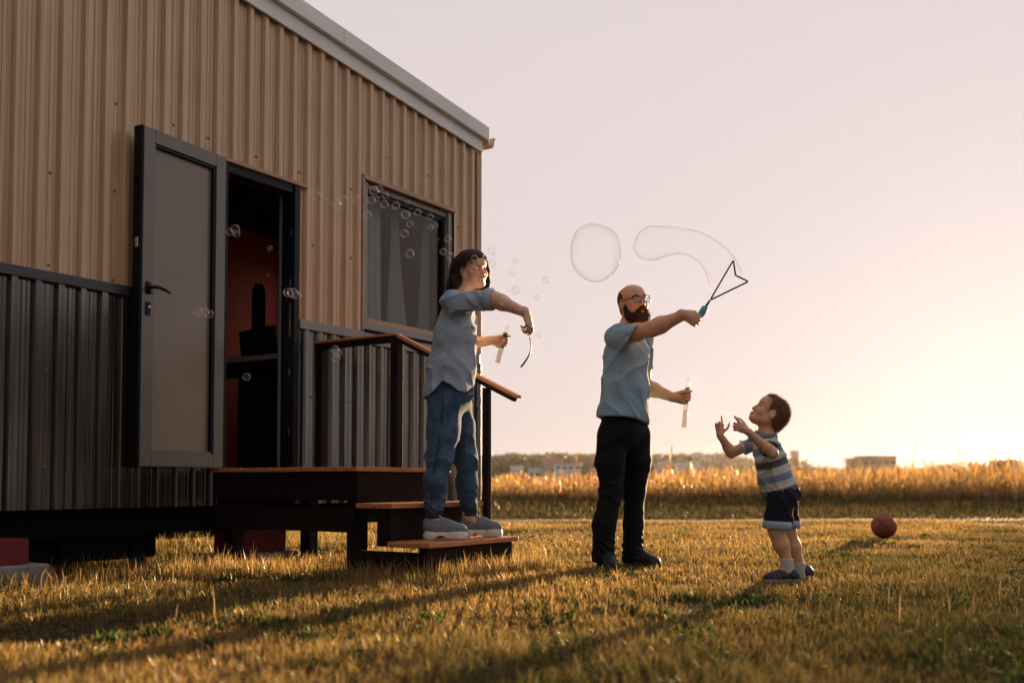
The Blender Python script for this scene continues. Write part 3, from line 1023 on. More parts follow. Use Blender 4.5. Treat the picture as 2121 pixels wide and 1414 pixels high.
for (a_, b_, c_, d_) in ((TH, 1.45, ZB, 3.5), (2.25, HD - 0.115, ZB, 3.5), (1.45, 2.25, ZB, 1.80), (1.45, 2.25, 2.75, 3.5)):
    ew.box((S1 - 0.12, a_, c_), (S1 - 0.006, b_, d_))
ew.box((S0, TH, ZB), (S0 + 0.1, HD - 0.115, 3.5))
ew.build('end_wall_core', INNER_DARK, house)
rw = MB()
for (a_, b_, c_, d_) in ((TH + 0.004, 1.45, 0.645, 3.04), (2.25, HD - 0.165, 0.645, 3.04), (1.45, 2.25, 0.645, 1.80), (1.45, 2.25, 2.75, 3.04)):
    rw.box((S1 - 0.15, a_, c_), (S1 - 0.124, b_, d_))
rw.build('inner_red_wall', INNER_WALL, house)
rw = MB()
rw.box((0.45, HD - 0.16, 0.645), (S1 - 0.21, HD - 0.112, 3.04))
rw.build('inner_red_wall', INNER_WALL, house)
gl = MB()
gl.box((S1 - 0.07, 1.45, 1.80), (S1 - 0.06, 2.25, 2.75))
gl.build('added_end_window_pane', glass_mat('added_end_pane', (0.85, 0.9, 0.9)), house)
fl = MB()
fl.box((S0 + 0.1, TH, 0.56), (S1 - 0.12, HD - 0.115, 0.64))
fl.build('floor', FLOOR_IN, house)
ce = MB()
ce.box((S0 + 0.1, TH, 3.05), (S1 - 0.12, HD - 0.115, 3.12))
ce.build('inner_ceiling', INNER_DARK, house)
# roof: slab, fascia in two steps, gutter at the low end
def rbox(name, s0, s1, y0, y1, zlo, zhi, material, bevel=0.0):
    m = MB()
    m.hexa([(s0, y0, roof_z(s0) + zlo), (s1, y0, roof_z(s1) + zlo), (s1, y1, roof_z(s1) + zlo), (s0, y1, roof_z(s0) + zlo),
            (s0, y0, roof_z(s0) + zhi), (s1, y0, roof_z(s1) + zhi), (s1, y1, roof_z(s1) + zhi), (s0, y1, roof_z(s0) + zhi)])
    return m.build(name, material, house, bevel=bevel)
rbox('roof_slab', S0 - 0.1, S1 + 0.03, 0.0, HD + 0.08, 0.06, 0.20, ROOF_GREY)
rbox('lower_fascia', S0 - 0.1, S1 + 0.015, -0.052, -0.031, -0.012, 0.105, ROOF_GREY, 0.003)
rbox('upper_fascia', S0 - 0.1, 1.02, -0.092, -0.003, 0.107, 0.232, ROOF_GREY, 0.004)
rbox('upper_fascia', 1.018, S1 + 0.06, -0.097, -0.003, 0.104, 0.228, ROOF_GREY, 0.004)
g = MB()
gz = roof_z(S1) + 0.10
prof = [(0.05, 0.05), (0.05, -0.01), (0.075, -0.045), (0.115, -0.052), (0.150, -0.035), (0.165, 0.0), (0.170, 0.045), (0.185, 0.045), (0.185, 0.060), (0.160, 0.060),
        (0.150, 0.006), (0.138, -0.022), (0.112, -0.036), (0.080, -0.030), (0.066, -0.002), (0.066, 0.05)]
vs = [(S1 + a_, y_, gz + b_) for y_ in (-0.075, HD + 0.06) for a_, b_ in prof]
k = len(prof)
fs = [(i, (i + 1) % k, k + (i + 1) % k, k + i) for i in range(k)]
fs += [(i, i + 1, k - 2 - i, k - 1 - i) for i in range(0, k // 2 - 1)]
g.add(vs, fs)
g.build('gutter', mat('copper_brown_gutter', (0.26, 0.18, 0.125), 0.4, var=0.15), house)
# trims
t = MB()
t.box((S0, -0.039, ZT - 0.035), (DOOR[0] - 0.035, 0.003, ZT + 0.025))
t.build('dark_band', TRIM_DARK, house, bevel=0.004)
t = MB()
t.box((DOOR[1] + 0.025, -0.039, ZT - 0.045), (WIN[0] - 0.005, 0.003, ZT + 0.022))
t.build('grey_band', TRIM_GREY, house, bevel=0.004)
t = MB()
t.box((WIN[0] - 0.02, -0.039, ZT - 0.075), (S1 - 0.002, 0.003, ZT + 0.012))
t.build('grey_band', TRIM_GREY, house, bevel=0.004)
t = MB()
t.box((DOOR[0], -0.039, DOOR[3] - 0.012), (DOOR[1] + 0.095, 0.004, DOOR[3] + 0.016))
t.build('door_head_flashing', TRIM_BROWN, house, bevel=0.003)
t = MB()
t.box((WIN[0] - 0.02, -0.039, WIN[3] - 0.012), (WIN[1] + 0.02, 0.004, WIN[3] + 0.026))
t.build('window_head_flashing', TRIM_BROWN, house, bevel=0.003)
t = MB()
t.box((WIN[0] - 0.022, -0.031, ZT + 0.03), (WIN[0], 0.004, WIN[3] - 0.014))
t.build('window_side_trim', TRIM_BROWN, house, bevel=0.003)
t = MB()
t.box((S1 - 0.045, -0.033, ZT + 0.012), (S1 + 0.026, 0.0, roof_z(S1) + 0.01))
t.box((S1 + 0.022, 0.0, ZT + 0.012), (S1 + 0.026, 0.06, roof_z(S1) + 0.01))
t.build('corner_trim', TRIM_BROWN, house, bevel=0.003)
t = MB()
t.box((S1 - 0.045, -0.033, ZB - 0.02), (S1 + 0.026, 0.0, ZT - 0.08))
t.build('dark_corner_trim', TRIM_DARK, house, bevel=0.003)
# door frame (lining of the opening) with steel keeps
for nm, lo, hi in (('door_jamb', (DOOR[1] - 0.028, -0.029, DOOR[2]), (DOOR[1] + 0.022, 0.125, DOOR[3] - 0.014)),
                   ('door_jamb', (DOOR[0] - 0.03, -0.029, DOOR[2]), (DOOR[0] + 0.03, 0.125, DOOR[3] - 0.014)),
                   ('door_head', (DOOR[0] + 0.03, -0.015, DOOR[3] - 0.075), (DOOR[1] - 0.028, 0.125, DOOR[3] - 0.014)),
                   ('threshold', (DOOR[0] + 0.03, -0.02, DOOR[2]), (DOOR[1] - 0.028, 0.125, DOOR[2] + 0.045))):
    m = MB()
    m.box(lo, hi)
    m.build(nm, BLACK, house, bevel=0.003)
m = MB()
m.box((DOOR[1] - 0.040, 0.100, DOOR[2] + 0.045), (DOOR[1] - 0.028, 0.118, DOOR[3] - 0.075))
m.build('jamb_seal', mat('grey_seal', (0.16, 0.17, 0.18), 0.4), house)
for (zk, hk) in ((2.34, 0.05), (1.98, 0.05), (1.80, 0.07), (1.70, 0.22), (1.335, 0.05), (0.91, 0.06)):
    m = MB()
    m.box((DOOR[1] - 0.034, 0.004, zk - hk / 2), (DOOR[1] - 0.0278, 0.014, zk + hk / 2))
    m.build('lock_keep', STEEL, house)
# window: frame, sash, sill strip, pane
x0, x1, z0, z1 = WIN
for lo, hi in (((x0, -0.012, z0), (x0 + 0.055, 0.09, z1 - 0.013)), ((x1 - 0.05, -0.012, z0), (x1, 0.09, z1 - 0.013)),
               ((x0 + 0.055, -0.010, z0), (x1 - 0.05, 0.09, z0 + 0.055)), ((x0 + 0.055, 0.012, z1 - 0.06), (x1 - 0.05, 0.09, z1 - 0.013))):
    m = MB()
    m.box(lo, hi)
    m.build('window_frame', TRIM_GREY, house, bevel=0.004)
m = MB()
m.box((x0 + 0.055, 0.004, z0 + 0.055), (x1 - 0.05, 0.09, z0 + 0.095))
m.build('sill_strip', TRIM_BROWN, house, bevel=0.003)
for lo, hi in (((x0 + 0.056, 0.03, z0 + 0.096), (x0 + 0.075, 0.075, z1 - 0.061)), ((x1 - 0.085, 0.03, z0 + 0.096), (x1 - 0.051, 0.075, z1 - 0.061)),
               ((x0 + 0.076, 0.03, z1 - 0.095), (x1 - 0.086, 0.075, z1 - 0.062))):
    m = MB()
    m.box(lo, hi)
    m.build('window_sash', BLACK, house, bevel=0.003)
m = MB()
m.box((x0 + 0.066, 0.050, z0 + 0.08), (x1 - 0.06, 0.056, z1 - 0.07))
m.build('window_pane', glass_mat('window_glass', (0.80, 0.82, 0.80), refl=0.55), house)
# screws
scm = MB()
scm.lathe([(0.0, 0.010), (0.004, 0.0095), (0.0055, 0.004), (0.009, 0.003), (0.009, 0.0)], (0, 0, 0), (0, -1, 0), 10)
scr = scm.build('screw', mat('screw_head', (0.30, 0.22, 0.16), 0.35, metal=0.6), house, loc=(-1.17, 0, 2.62), smooth=True)
for (px_, py_, dark) in ((235, 215, 0), (352, 259, 0), (426, 286, 0), (526, 324, 0), (92, 358, 0), (230, 396, 0), (88, 549, 0), (226, 580, 0), (618, 357, 0), (800, 326, 0), (889, 364, 0),
                         (727, 392, 0), (727, 534, 0), (633, 508, 0), (950, 470, 0), (731, 833, 1), (634, 822, 1), (825, 880, 1), (82, 766, 1), (77, 966, 1)):
    tt = (px_ - CX) / FPX
    s_ = (1.907 + 6.7 * tt) / (0.5476 - 0.8368 * tt)
    ph = (s_ - 0.0125) % PITCHW
    s_ += 0.087 - ph                         # sits in the pan between two ribs
    Yd = 6.7 + U.y * s_
    c = scr.copy()
    COL.objects.link(c)
    c.location = (s_, -0.002, P(px_, py_, Yd).z)
scr.location = (-1.2085, -0.002, 2.43)

# ---- door leaf, swung right back against the wall (built in the leaf's own frame, part of the house)
LEAF_W, LEAF_H = 0.685, 2.045
leafrot = Matrix.Rotation(R(180 + 5.5), 3, 'Z')
hinge = Vector((DOOR[0] - 0.048, -0.062, 0.640))
def leafpt(p):
    return hinge + leafrot @ Vector(p)
def leaf_part(name, mb, material, parent, bevel=0.0, smooth=False):
    mb.v = [tuple(leafpt(p)) for p in mb.v]
    return mb.build(name, material, parent, bevel=bevel, smooth=smooth)
# leaf frame: x from hinge to free edge, y+ is the side facing the viewer, z up
fw = 0.085
m = MB()
m.box((0, -0.03, 0), (fw, 0.03, LEAF_H)).box((LEAF_W - fw, -0.03, 0), (LEAF_W, 0.03, LEAF_H))
m.box((fw, -0.03, 0), (LEAF_W - fw, 0.03, fw)).box((fw, -0.03, LEAF_H - fw), (LEAF_W - fw, 0.03, LEAF_H))
leaf = leaf_part('door_leaf', m, ALU, house, 0.003)
m = MB()
m.box((fw - 0.004, -0.012, fw - 0.004), (LEAF_W - fw + 0.004, -0.002, LEAF_H - fw + 0.004))
leaf_part('door_panel', m, mat('frosted_door_glass', (0.165, 0.135, 0.090), 0.28, var=0.06, vscale=2, spec=0.6), leaf)
m = MB()
for lo, hi in (((fw, -0.001, fw), (fw + 0.018, 0.022, LEAF_H - fw)), ((fw + 0.018, -0.001, LEAF_H - fw - 0.018), (LEAF_W - fw - 0.01, 0.022, LEAF_H - fw))):
    m.box(lo, hi)
leaf_part('glazing_bead', m, BLACK, leaf, 0.002)  # hinge-side and top strips are black for the shade inside the recess
m = MB()
for lo, hi in (((LEAF_W - fw - 0.010, -0.001, fw + 0.016), (LEAF_W - fw, 0.024, LEAF_H - fw)), ((fw + 0.018, -0.001, fw), (LEAF_W - fw, 0.024, fw + 0.016))):
    m.box(lo, hi)
leaf_part('glazing_bead', m, ALU, leaf, 0.002)
m = MB()
m.box((LEAF_W - 0.002, -0.045, -0.004), (LEAF_W + 0.012, 0.022, LEAF_H + 0.004))
leaf_part('edge_strip', m, BLACK, leaf, 0.003)
for zz in (1.72, 1.34, 0.96, 0.5):
    m = MB()
    m.box((LEAF_W + 0.010, -0.022, zz - 0.03), (LEAF_W + 0.017, 0.004, zz + 0.03))
    leaf_part('lock_bolt', m, STEEL if zz == 1.34 else UNDER, leaf, 0.002)
hz = 1.07
m = MB()
m.box((LEAF_W - 0.060, 0.030, hz - 0.035), (LEAF_W - 0.028, 0.040, hz + 0.035))
m.tube([(LEAF_W - 0.044, 0.035, hz), (LEAF_W - 0.044, 0.085, hz)], 0.010, 10)
m.tube([(LEAF_W - 0.044, 0.080, hz), (LEAF_W - 0.075, 0.086, hz + 0.003), (LEAF_W - 0.125, 0.084, hz - 0.004), (LEAF_W - 0.172, 0.080, hz - 0.014)],
       [0.011, 0.011, 0.0095, 0.007], 10)
leaf_part('door_handle', m, BLACK, leaf, 0.0, True)
m = MB()
m.box((LEAF_W - 0.060, 0.030, hz - 0.165), (LEAF_W - 0.028, 0.039, hz - 0.085))
lk = leaf_part('lock_plate', m, BLACK, leaf, 0.003)
m = MB()
m.lathe([(0.0, 0.012), (0.008, 0.012), (0.009, 0.0)], (LEAF_W - 0.044, 0.036, hz - 0.118), (0, 1, 0), 14)
leaf_part('key_cylinder', m, STEEL, leaf, smooth=True)
for zz in (0.25, 1.0, 1.8):
    m = MB()
    m.tube([(-0.008, 0.0, zz - 0.05), (-0.008, 0.0, zz + 0.05)], 0.010, 10)
    leaf_part('hinge', m, BLACK, leaf, smooth=True)

# ---- chassis under the floor
m = MB()
m.box((S0 + 0.1, 0.06, ZB + 0.001), (S1 - 0.1, HD - 0.06, 0.56))
m.build('underfloor', UNDER, house)
for y_ in (0.16, HD - 0.3):
    m = MB()
    m.box((S0 + 0.2, y_, 0.225), (S1 - 0.15, y_ + 0.12, ZB))
    m.build('chassis_beam', UNDER, house, bevel=0.004)
for s_ in (-2.6, -0.9, 0.9, 2.3):
    m = MB()
    m.box((s_, 0.281, 0.27), (s_ + 0.09, HD - 0.301, ZB - 0.002))
    m.build('cross_member', UNDER, house)
for (a_, b_) in ((S0 + 0.2, -0.75), (1.15, S1 - 0.2)):
    m = MB()
    m.box((a_, HD - 0.10, 0.03), (b_, HD - 0.07, ZB))
    m.build('added_back_board', UNDER, house)  # unseen boards added to keep low sun from under the cabin
TYRE = mat('tyre_rubber', (0.018, 0.018, 0.019), 0.85, var=0.2, bump=0.3, bscale=50)
for s_, y_ in ((-1.72, 0.62), (-2.48, 0.62), (-1.72, HD - 0.62), (-2.48, HD - 0.62)):
    m = MB()
    c = (s_, y_ - 0.10, 0.345)
    m.lathe([(0.20, 0.02), (0.30, 0.0), (0.335, 0.03), (0.345, 0.07), (0.345, 0.13), (0.335, 0.17), (0.30, 0.20), (0.20, 0.18)], c, (0, 1, 0), 32)
    w = m.build('wheel', TYRE, house, smooth=True)
    m = MB()
    m.lathe([(0.0, 0.05), (0.06, 0.045), (0.10, 0.07), (0.16, 0.07), (0.20, 0.03), (0.205, 0.17), (0.0, 0.17)], c, (0, 1, 0), 24)
    m.build('rim', mat('wheel_rim', (0.3, 0.3, 0.3), 0.5, metal=0.6), w, smooth=True)
m = MB()
m.box((-1.24, 0.30, 0.06), (-0.30, 0.95, ZB - 0.002))
m.build('dark_fill_block', UNDER, house, bevel=0.02)  # block added to darken the space below the floor
for s_, wd in ((-1.0, 0.12), (-0.52, 0.12), (0.62, 0.2)):
    m = MB()
    m.box((s_, 0.27, -0.02), (s_ + wd, 0.298, 0.27))
    m.build('support_leg', UNDER, house, bevel=0.005)

# ---- piers: red painted block on a concrete pad
RED = mat('red_painted_block', (0.14, 0.010, 0.013), 0.8, var=0.2, vscale=12, bump=0.2, bscale=50)
CONC = mat('grey_concrete_pad', (0.23, 0.22, 0.21), 0.9, var=0.2, vscale=14, bump=0.5, bscale=60)
def pier(s_, d_, w, dpt, ztop, hpad, label):
    e = empty('support_pier', HP(s_, d_, 0), HOUSE_RZ)
    tag(e, label, 'pier', 'support piers under the cabin')
    m = MB()
    m.box((-w / 2, -dpt / 2, hpad), (w / 2, dpt / 2, ztop))
    m.build('red_block', RED, e, bevel=0.006)
    m = MB()
    m.box((-w / 2 - 0.09, -dpt / 2 - 0.06, -0.03), (w / 2 + 0.09, dpt / 2 + 0.06, hpad - 0.001))
    m.build('concrete_pad', CONC, e, bevel=0.012)
pier(-1.60, 0.02, 0.30, 0.24, 0.245, 0.11, 'red block on a grey concrete pad at the left edge under the cabin')
pier(0.40, -0.20, 0.38, 0.30, 0.222, 0.06, 'red block on a thin pad behind the porch legs')
# trestle standing in the sun behind the house
tr_ = empty('metal_trestle', HP(0.9, -4.2, 0), HOUSE_RZ)
tag(tr_, 'small bright metal trestle standing in the grass behind the cabin', 'trestle')
for (a, b) in (((-0.3, -0.2, 0), (-0.12, 0, 0.6)), ((-0.3, 0.2, 0), (-0.12, 0, 0.6)), ((0.3, -0.2, 0), (0.12, 0, 0.6)), ((0.3, 0.2, 0), (0.12, 0, 0.6))):
    m = MB()
    m.tube([a, b], 0.016, 8)
    m.build('leg', STEEL, tr_, smooth=True)
m = MB()
m.tube([(-0.4, 0, 0.6), (0.4, 0, 0.6)], 0.022, 8)
m.build('top_bar', STEEL, tr_, smooth=True)

# ---- things indoors
def curtain(name, s0, s1, s0b, s1b, y_, amp, label):
    m = MB()
    k = 60
    vs = []
    zt, zb = WIN[3] - 0.02, WIN[2] + 0.02
    for j in range(8):
        t_ = j / 7
        for i in range(k + 1):
            u_ = i / k
            a = s0 + (s0b - s0) * t_ ** 1.5
            b = s1 + (s1b - s1) * t_ ** 1.5
            vs.append((a + (b - a) * u_, y_ + amp * math.sin(u_ * 34 + 0.4 * math.sin(u_ * 9 + t_)) * (0.7 + 0.3 * t_), zt + (zb - zt) * t_))
    fs = [(j * (k + 1) + i, j * (k + 1) + i + 1, (j + 1) * (k + 1) + i + 1, (j + 1) * (k + 1) + i) for j in range(7) for i in range(k)]
    m.add([tuple(H0 + U * p[0] - N * p[1] + Vector((0, 0, p[2]))) for p in vs], fs)
    o = m.build(name, mat('pale_curtain_cloth', (0.62, 0.62, 0.56), 0.9, var=0.06, trans=0.3), smooth=True, origin=tuple(HP((s0 + s1) / 2, -y_, WIN[2])))
    tag(o, label, 'curtain', 'curtains behind the window')
curtain('curtain', 1.36, 1.78, 1.36, 1.80, 0.19, 0.012, 'pale straight curtain at the left side of the window')
curtain('curtain', 1.98, 2.06, 1.92, 2.22, 0.24, 0.018, 'pale curtain gathered diagonally in the middle of the window')
curtain('curtain', 2.40, 2.50, 2.34, 2.50, 0.24, 0.018, 'narrow curtain at the right side of the window')
CT = mat('counter_wood', (0.24, 0.10, 0.045), 0.35, var=0.25, vscale=5, stretch=(1, 6, 6))
ct = empty('bar_counter', HP(1.35, -1.2, 0.64), HOUSE_RZ)
tag(ct, 'dark bar counter with wooden top seen through the open door', 'counter')
m = MB()
m.box((-0.02, -0.75, 0.93), (0.42, 1.15, 0.98))
m.build('counter_top', CT, ct, bevel=0.006)
m = MB()
m.box((0.0, -0.72, 0.86), (0.40, 1.12, 0.929))
m.build('apron', INNER_DARK, ct)
m = MB()
m.box((0.10, -0.05, 0.0), (0.36, 0.32, 0.859))
m.build('support', INNER_DARK, ct)
m = MB()
m.box((0.10, 0.95, 0.0), (0.36, 1.05, 0.859))
m.build('support', INNER_DARK, ct)
ap = empty('kitchen_appliance', HP(1.52, -1.33, 1.62), HOUSE_RZ)
tag(ap, 'dark appliance with a tall neck standing on the indoor counter', 'appliance')
m = MB()
m.hexa([(-0.1, -0.13, 0), (0.1, -0.13, 0), (0.1, 0.13, 0), (-0.1, 0.13, 0), (-0.09, -0.10, 0.26), (0.09, -0.10, 0.30), (0.09, 0.17, 0.27), (-0.09, 0.17, 0.23)])
m.build('body', INNER_DARK, ap, bevel=0.01)
m = MB()
m.lathe([(0.0, 0.66), (0.03, 0.655), (0.055, 0.6), (0.06, 0.5), (0.06, 0.25), (0.0, 0.25)], (0, 0.02, 0), (0, 0, 1), 18)
m.build('neck', INNER_DARK, ap, smooth=True)

# ================================================================== PORCH DECK AND STEPS
porch = empty('porch_steps', HP(0.33, 0.9, 0), HOUSE_RZ)
tag(porch, 'small wooden porch with dark legs, orange brown treads and handrail', 'steps')
def pl(lo, hi):
    """house s,d,z box in the porch's own frame (x = s, y = -d)"""
    a = (lo[0] - 0.33, -(hi[1] - 0.9), lo[2])
    b = (hi[0] - 0.33, -(lo[1] - 0.9), hi[2])
    return a, b
def ppt(s, d, z):
    return Vector((s - 0.33, 0.9 - d, z))
WOOD = mat('orange_oiled_wood', (0.50, 0.20, 0.068), 0.45, var=0.35, vscale=7, bump=0.25, bscale=45, stretch=(1.0, 9, 9), rvar=0.1)
STAIN = mat('dark_stained_wood', (0.0085, 0.0042, 0.0038), 0.75, var=0.3, spec=0.2, vscale=7, bump=0.2, bscale=40, stretch=(9, 9, 1))
DECK_Z = 0.637
nb = 9
bwid = DECK_D / nb
for i in range(nb):
    lo, hi = pl((STEP_S0 + 0.002 * (i % 3), 0.012 + i * bwid, DECK_Z - 0.026), (STEP_S1 - 0.002 * (i % 2), 0.012 + (i + 1) * bwid - 0.005, DECK_Z + 0.001 * (i % 2)))
    m = MB()
    m.box(lo, hi)
    m.build('deck_board', WOOD, porch, bevel=0.004)
m = MB()
for (lo, hi) in ((pl((STEP_S0 + 0.03, 0.02, 0.44), (STEP_S0 + 0.07, DECK_D - 0.04, DECK_Z - 0.028))),
                 (pl((STEP_S1 - 0.07, 0.02, 0.44), (STEP_S1 - 0.03, DECK_D - 0.04, DECK_Z - 0.028)))):
    m = MB()
    m.box(lo, hi)
    m.build('side_joist', STAIN, porch, bevel=0.003)
lo, hi = pl((STEP_S0 + 0.03, DECK_D - 0.038, 0.43), (STEP_S1 - 0.03, DECK_D - 0.006, DECK_Z - 0.028))
m = MB()
m.box(lo, hi)
m.build('front_fascia', STAIN, porch, bevel=0.003)
lo, hi = pl((STEP_S0 + 0.03, 0.02, 0.25), (STEP_S0 + 0.065, DECK_D - 0.04, 0.40))
m = MB()
m.box(lo, hi)
m.build('lower_rail', STAIN, porch, bevel=0.003)
for (s_, d_) in ((STEP_S0 + 0.075, 0.06), (STEP_S0 + 0.075, DECK_D - 0.13), (STEP_S1 - 0.165, 0.06), (STEP_S1 - 0.165, DECK_D - 0.13)):
    m = MB()
    m.box(*pl((s_, d_, -0.03), (s_ + 0.09, d_ + 0.09, DECK_Z - 0.028)))
    m.build('leg', STAIN, porch, bevel=0.004)
# treads and boxes below them
for i, (d0, d1, z_) in enumerate(((1.275, 1.55, 0.425), (1.515, STEP_D + 0.02, 0.208))):
    m = MB()
    m.box(*pl((STEP_S0 - 0.005, d0, z_ - 0.030), (STEP_S1 - 0.02, d0 + (d1 - d0) * 0.5 - 0.002, z_)))
    m.build('tread_board', WOOD, porch, bevel=0.006)
    m = MB()
    m.box(*pl((STEP_S0 - 0.005, d0 + (d1 - d0) * 0.5 + 0.002, z_ - 0.030), (STEP_S1 - 0.02, d1, z_)))
    m.build('tread_board', WOOD, porch, bevel=0.006)
    m = MB()
    m.box(*pl((STEP_S0 + 0.02, d1 - 0.055, 0.20 if i == 0 else -0.02), (STEP_S1 - 0.05, d1 - 0.03, z_ - 0.031)))
    m.build('riser', STAIN, porch, bevel=0.003)
for s_ in (STEP_S0 + 0.02, STEP_S1 - 0.085):
    m = MB()
    m.box(*pl((s_, DECK_D - 0.03, -0.02), (s_ + 0.035, STEP_D - 0.036, 0.150)))
    m.build('stringer', STAIN, porch, bevel=0.003)
    m = MB()
    m.box(*pl((s_ + 0.001, 1.42, 0.2085 - 0.03), (s_ + 0.034, 1.494, 0.394)))
    m.build('step_post', STAIN, porch)
# railing
RZT = 1.555
for (d_, z0, z1) in ((0.15, DECK_Z, RZT - 0.03), (0.85, DECK_Z, RZT - 0.03)):
    m = MB()
    m.box(*pl((0.715, d_ - 0.032, z0), (0.775, d_ + 0.032, z1)))
    m.build('rail_post', STAIN, porch, bevel=0.003)
slope = (1.085 - RZT) / 0.97
m = MB()
m.box(*pl((0.783, 1.535, -0.02), (0.825, 1.580, RZT + slope * (1.557 - 0.85) - 0.055)))
m.build('rail_post', STAIN, porch, bevel=0.003)
m = MB()
m.beam(ppt(0.745, 0.10, RZT - 0.030), ppt(0.745, 0.84, RZT - 0.030), 0.052, 0.04)
m.build('rail_bar', STAIN, porch, bevel=0.003)
m = MB()
m.beam(ppt(0.745, 0.09, RZT), ppt(0.745, 0.865, RZT), 0.062, 0.017)
m.build('rail_cap', WOOD, porch, bevel=0.004)
a, b = ppt(0.745, 0.866, RZT - 0.006), ppt(0.785, 1.82, 1.085)
m = MB()
m.beam(a + Vector((0, 0, -0.03)), b + Vector((0, 0.03, -0.016)), 0.04, 0.026)
m.build('handrail_bar', STAIN, porch, bevel=0.003)
m = MB()
m.beam(a, b, 0.060, 0.019)
m.build('handrail_cap', WOOD, porch, bevel=0.005)
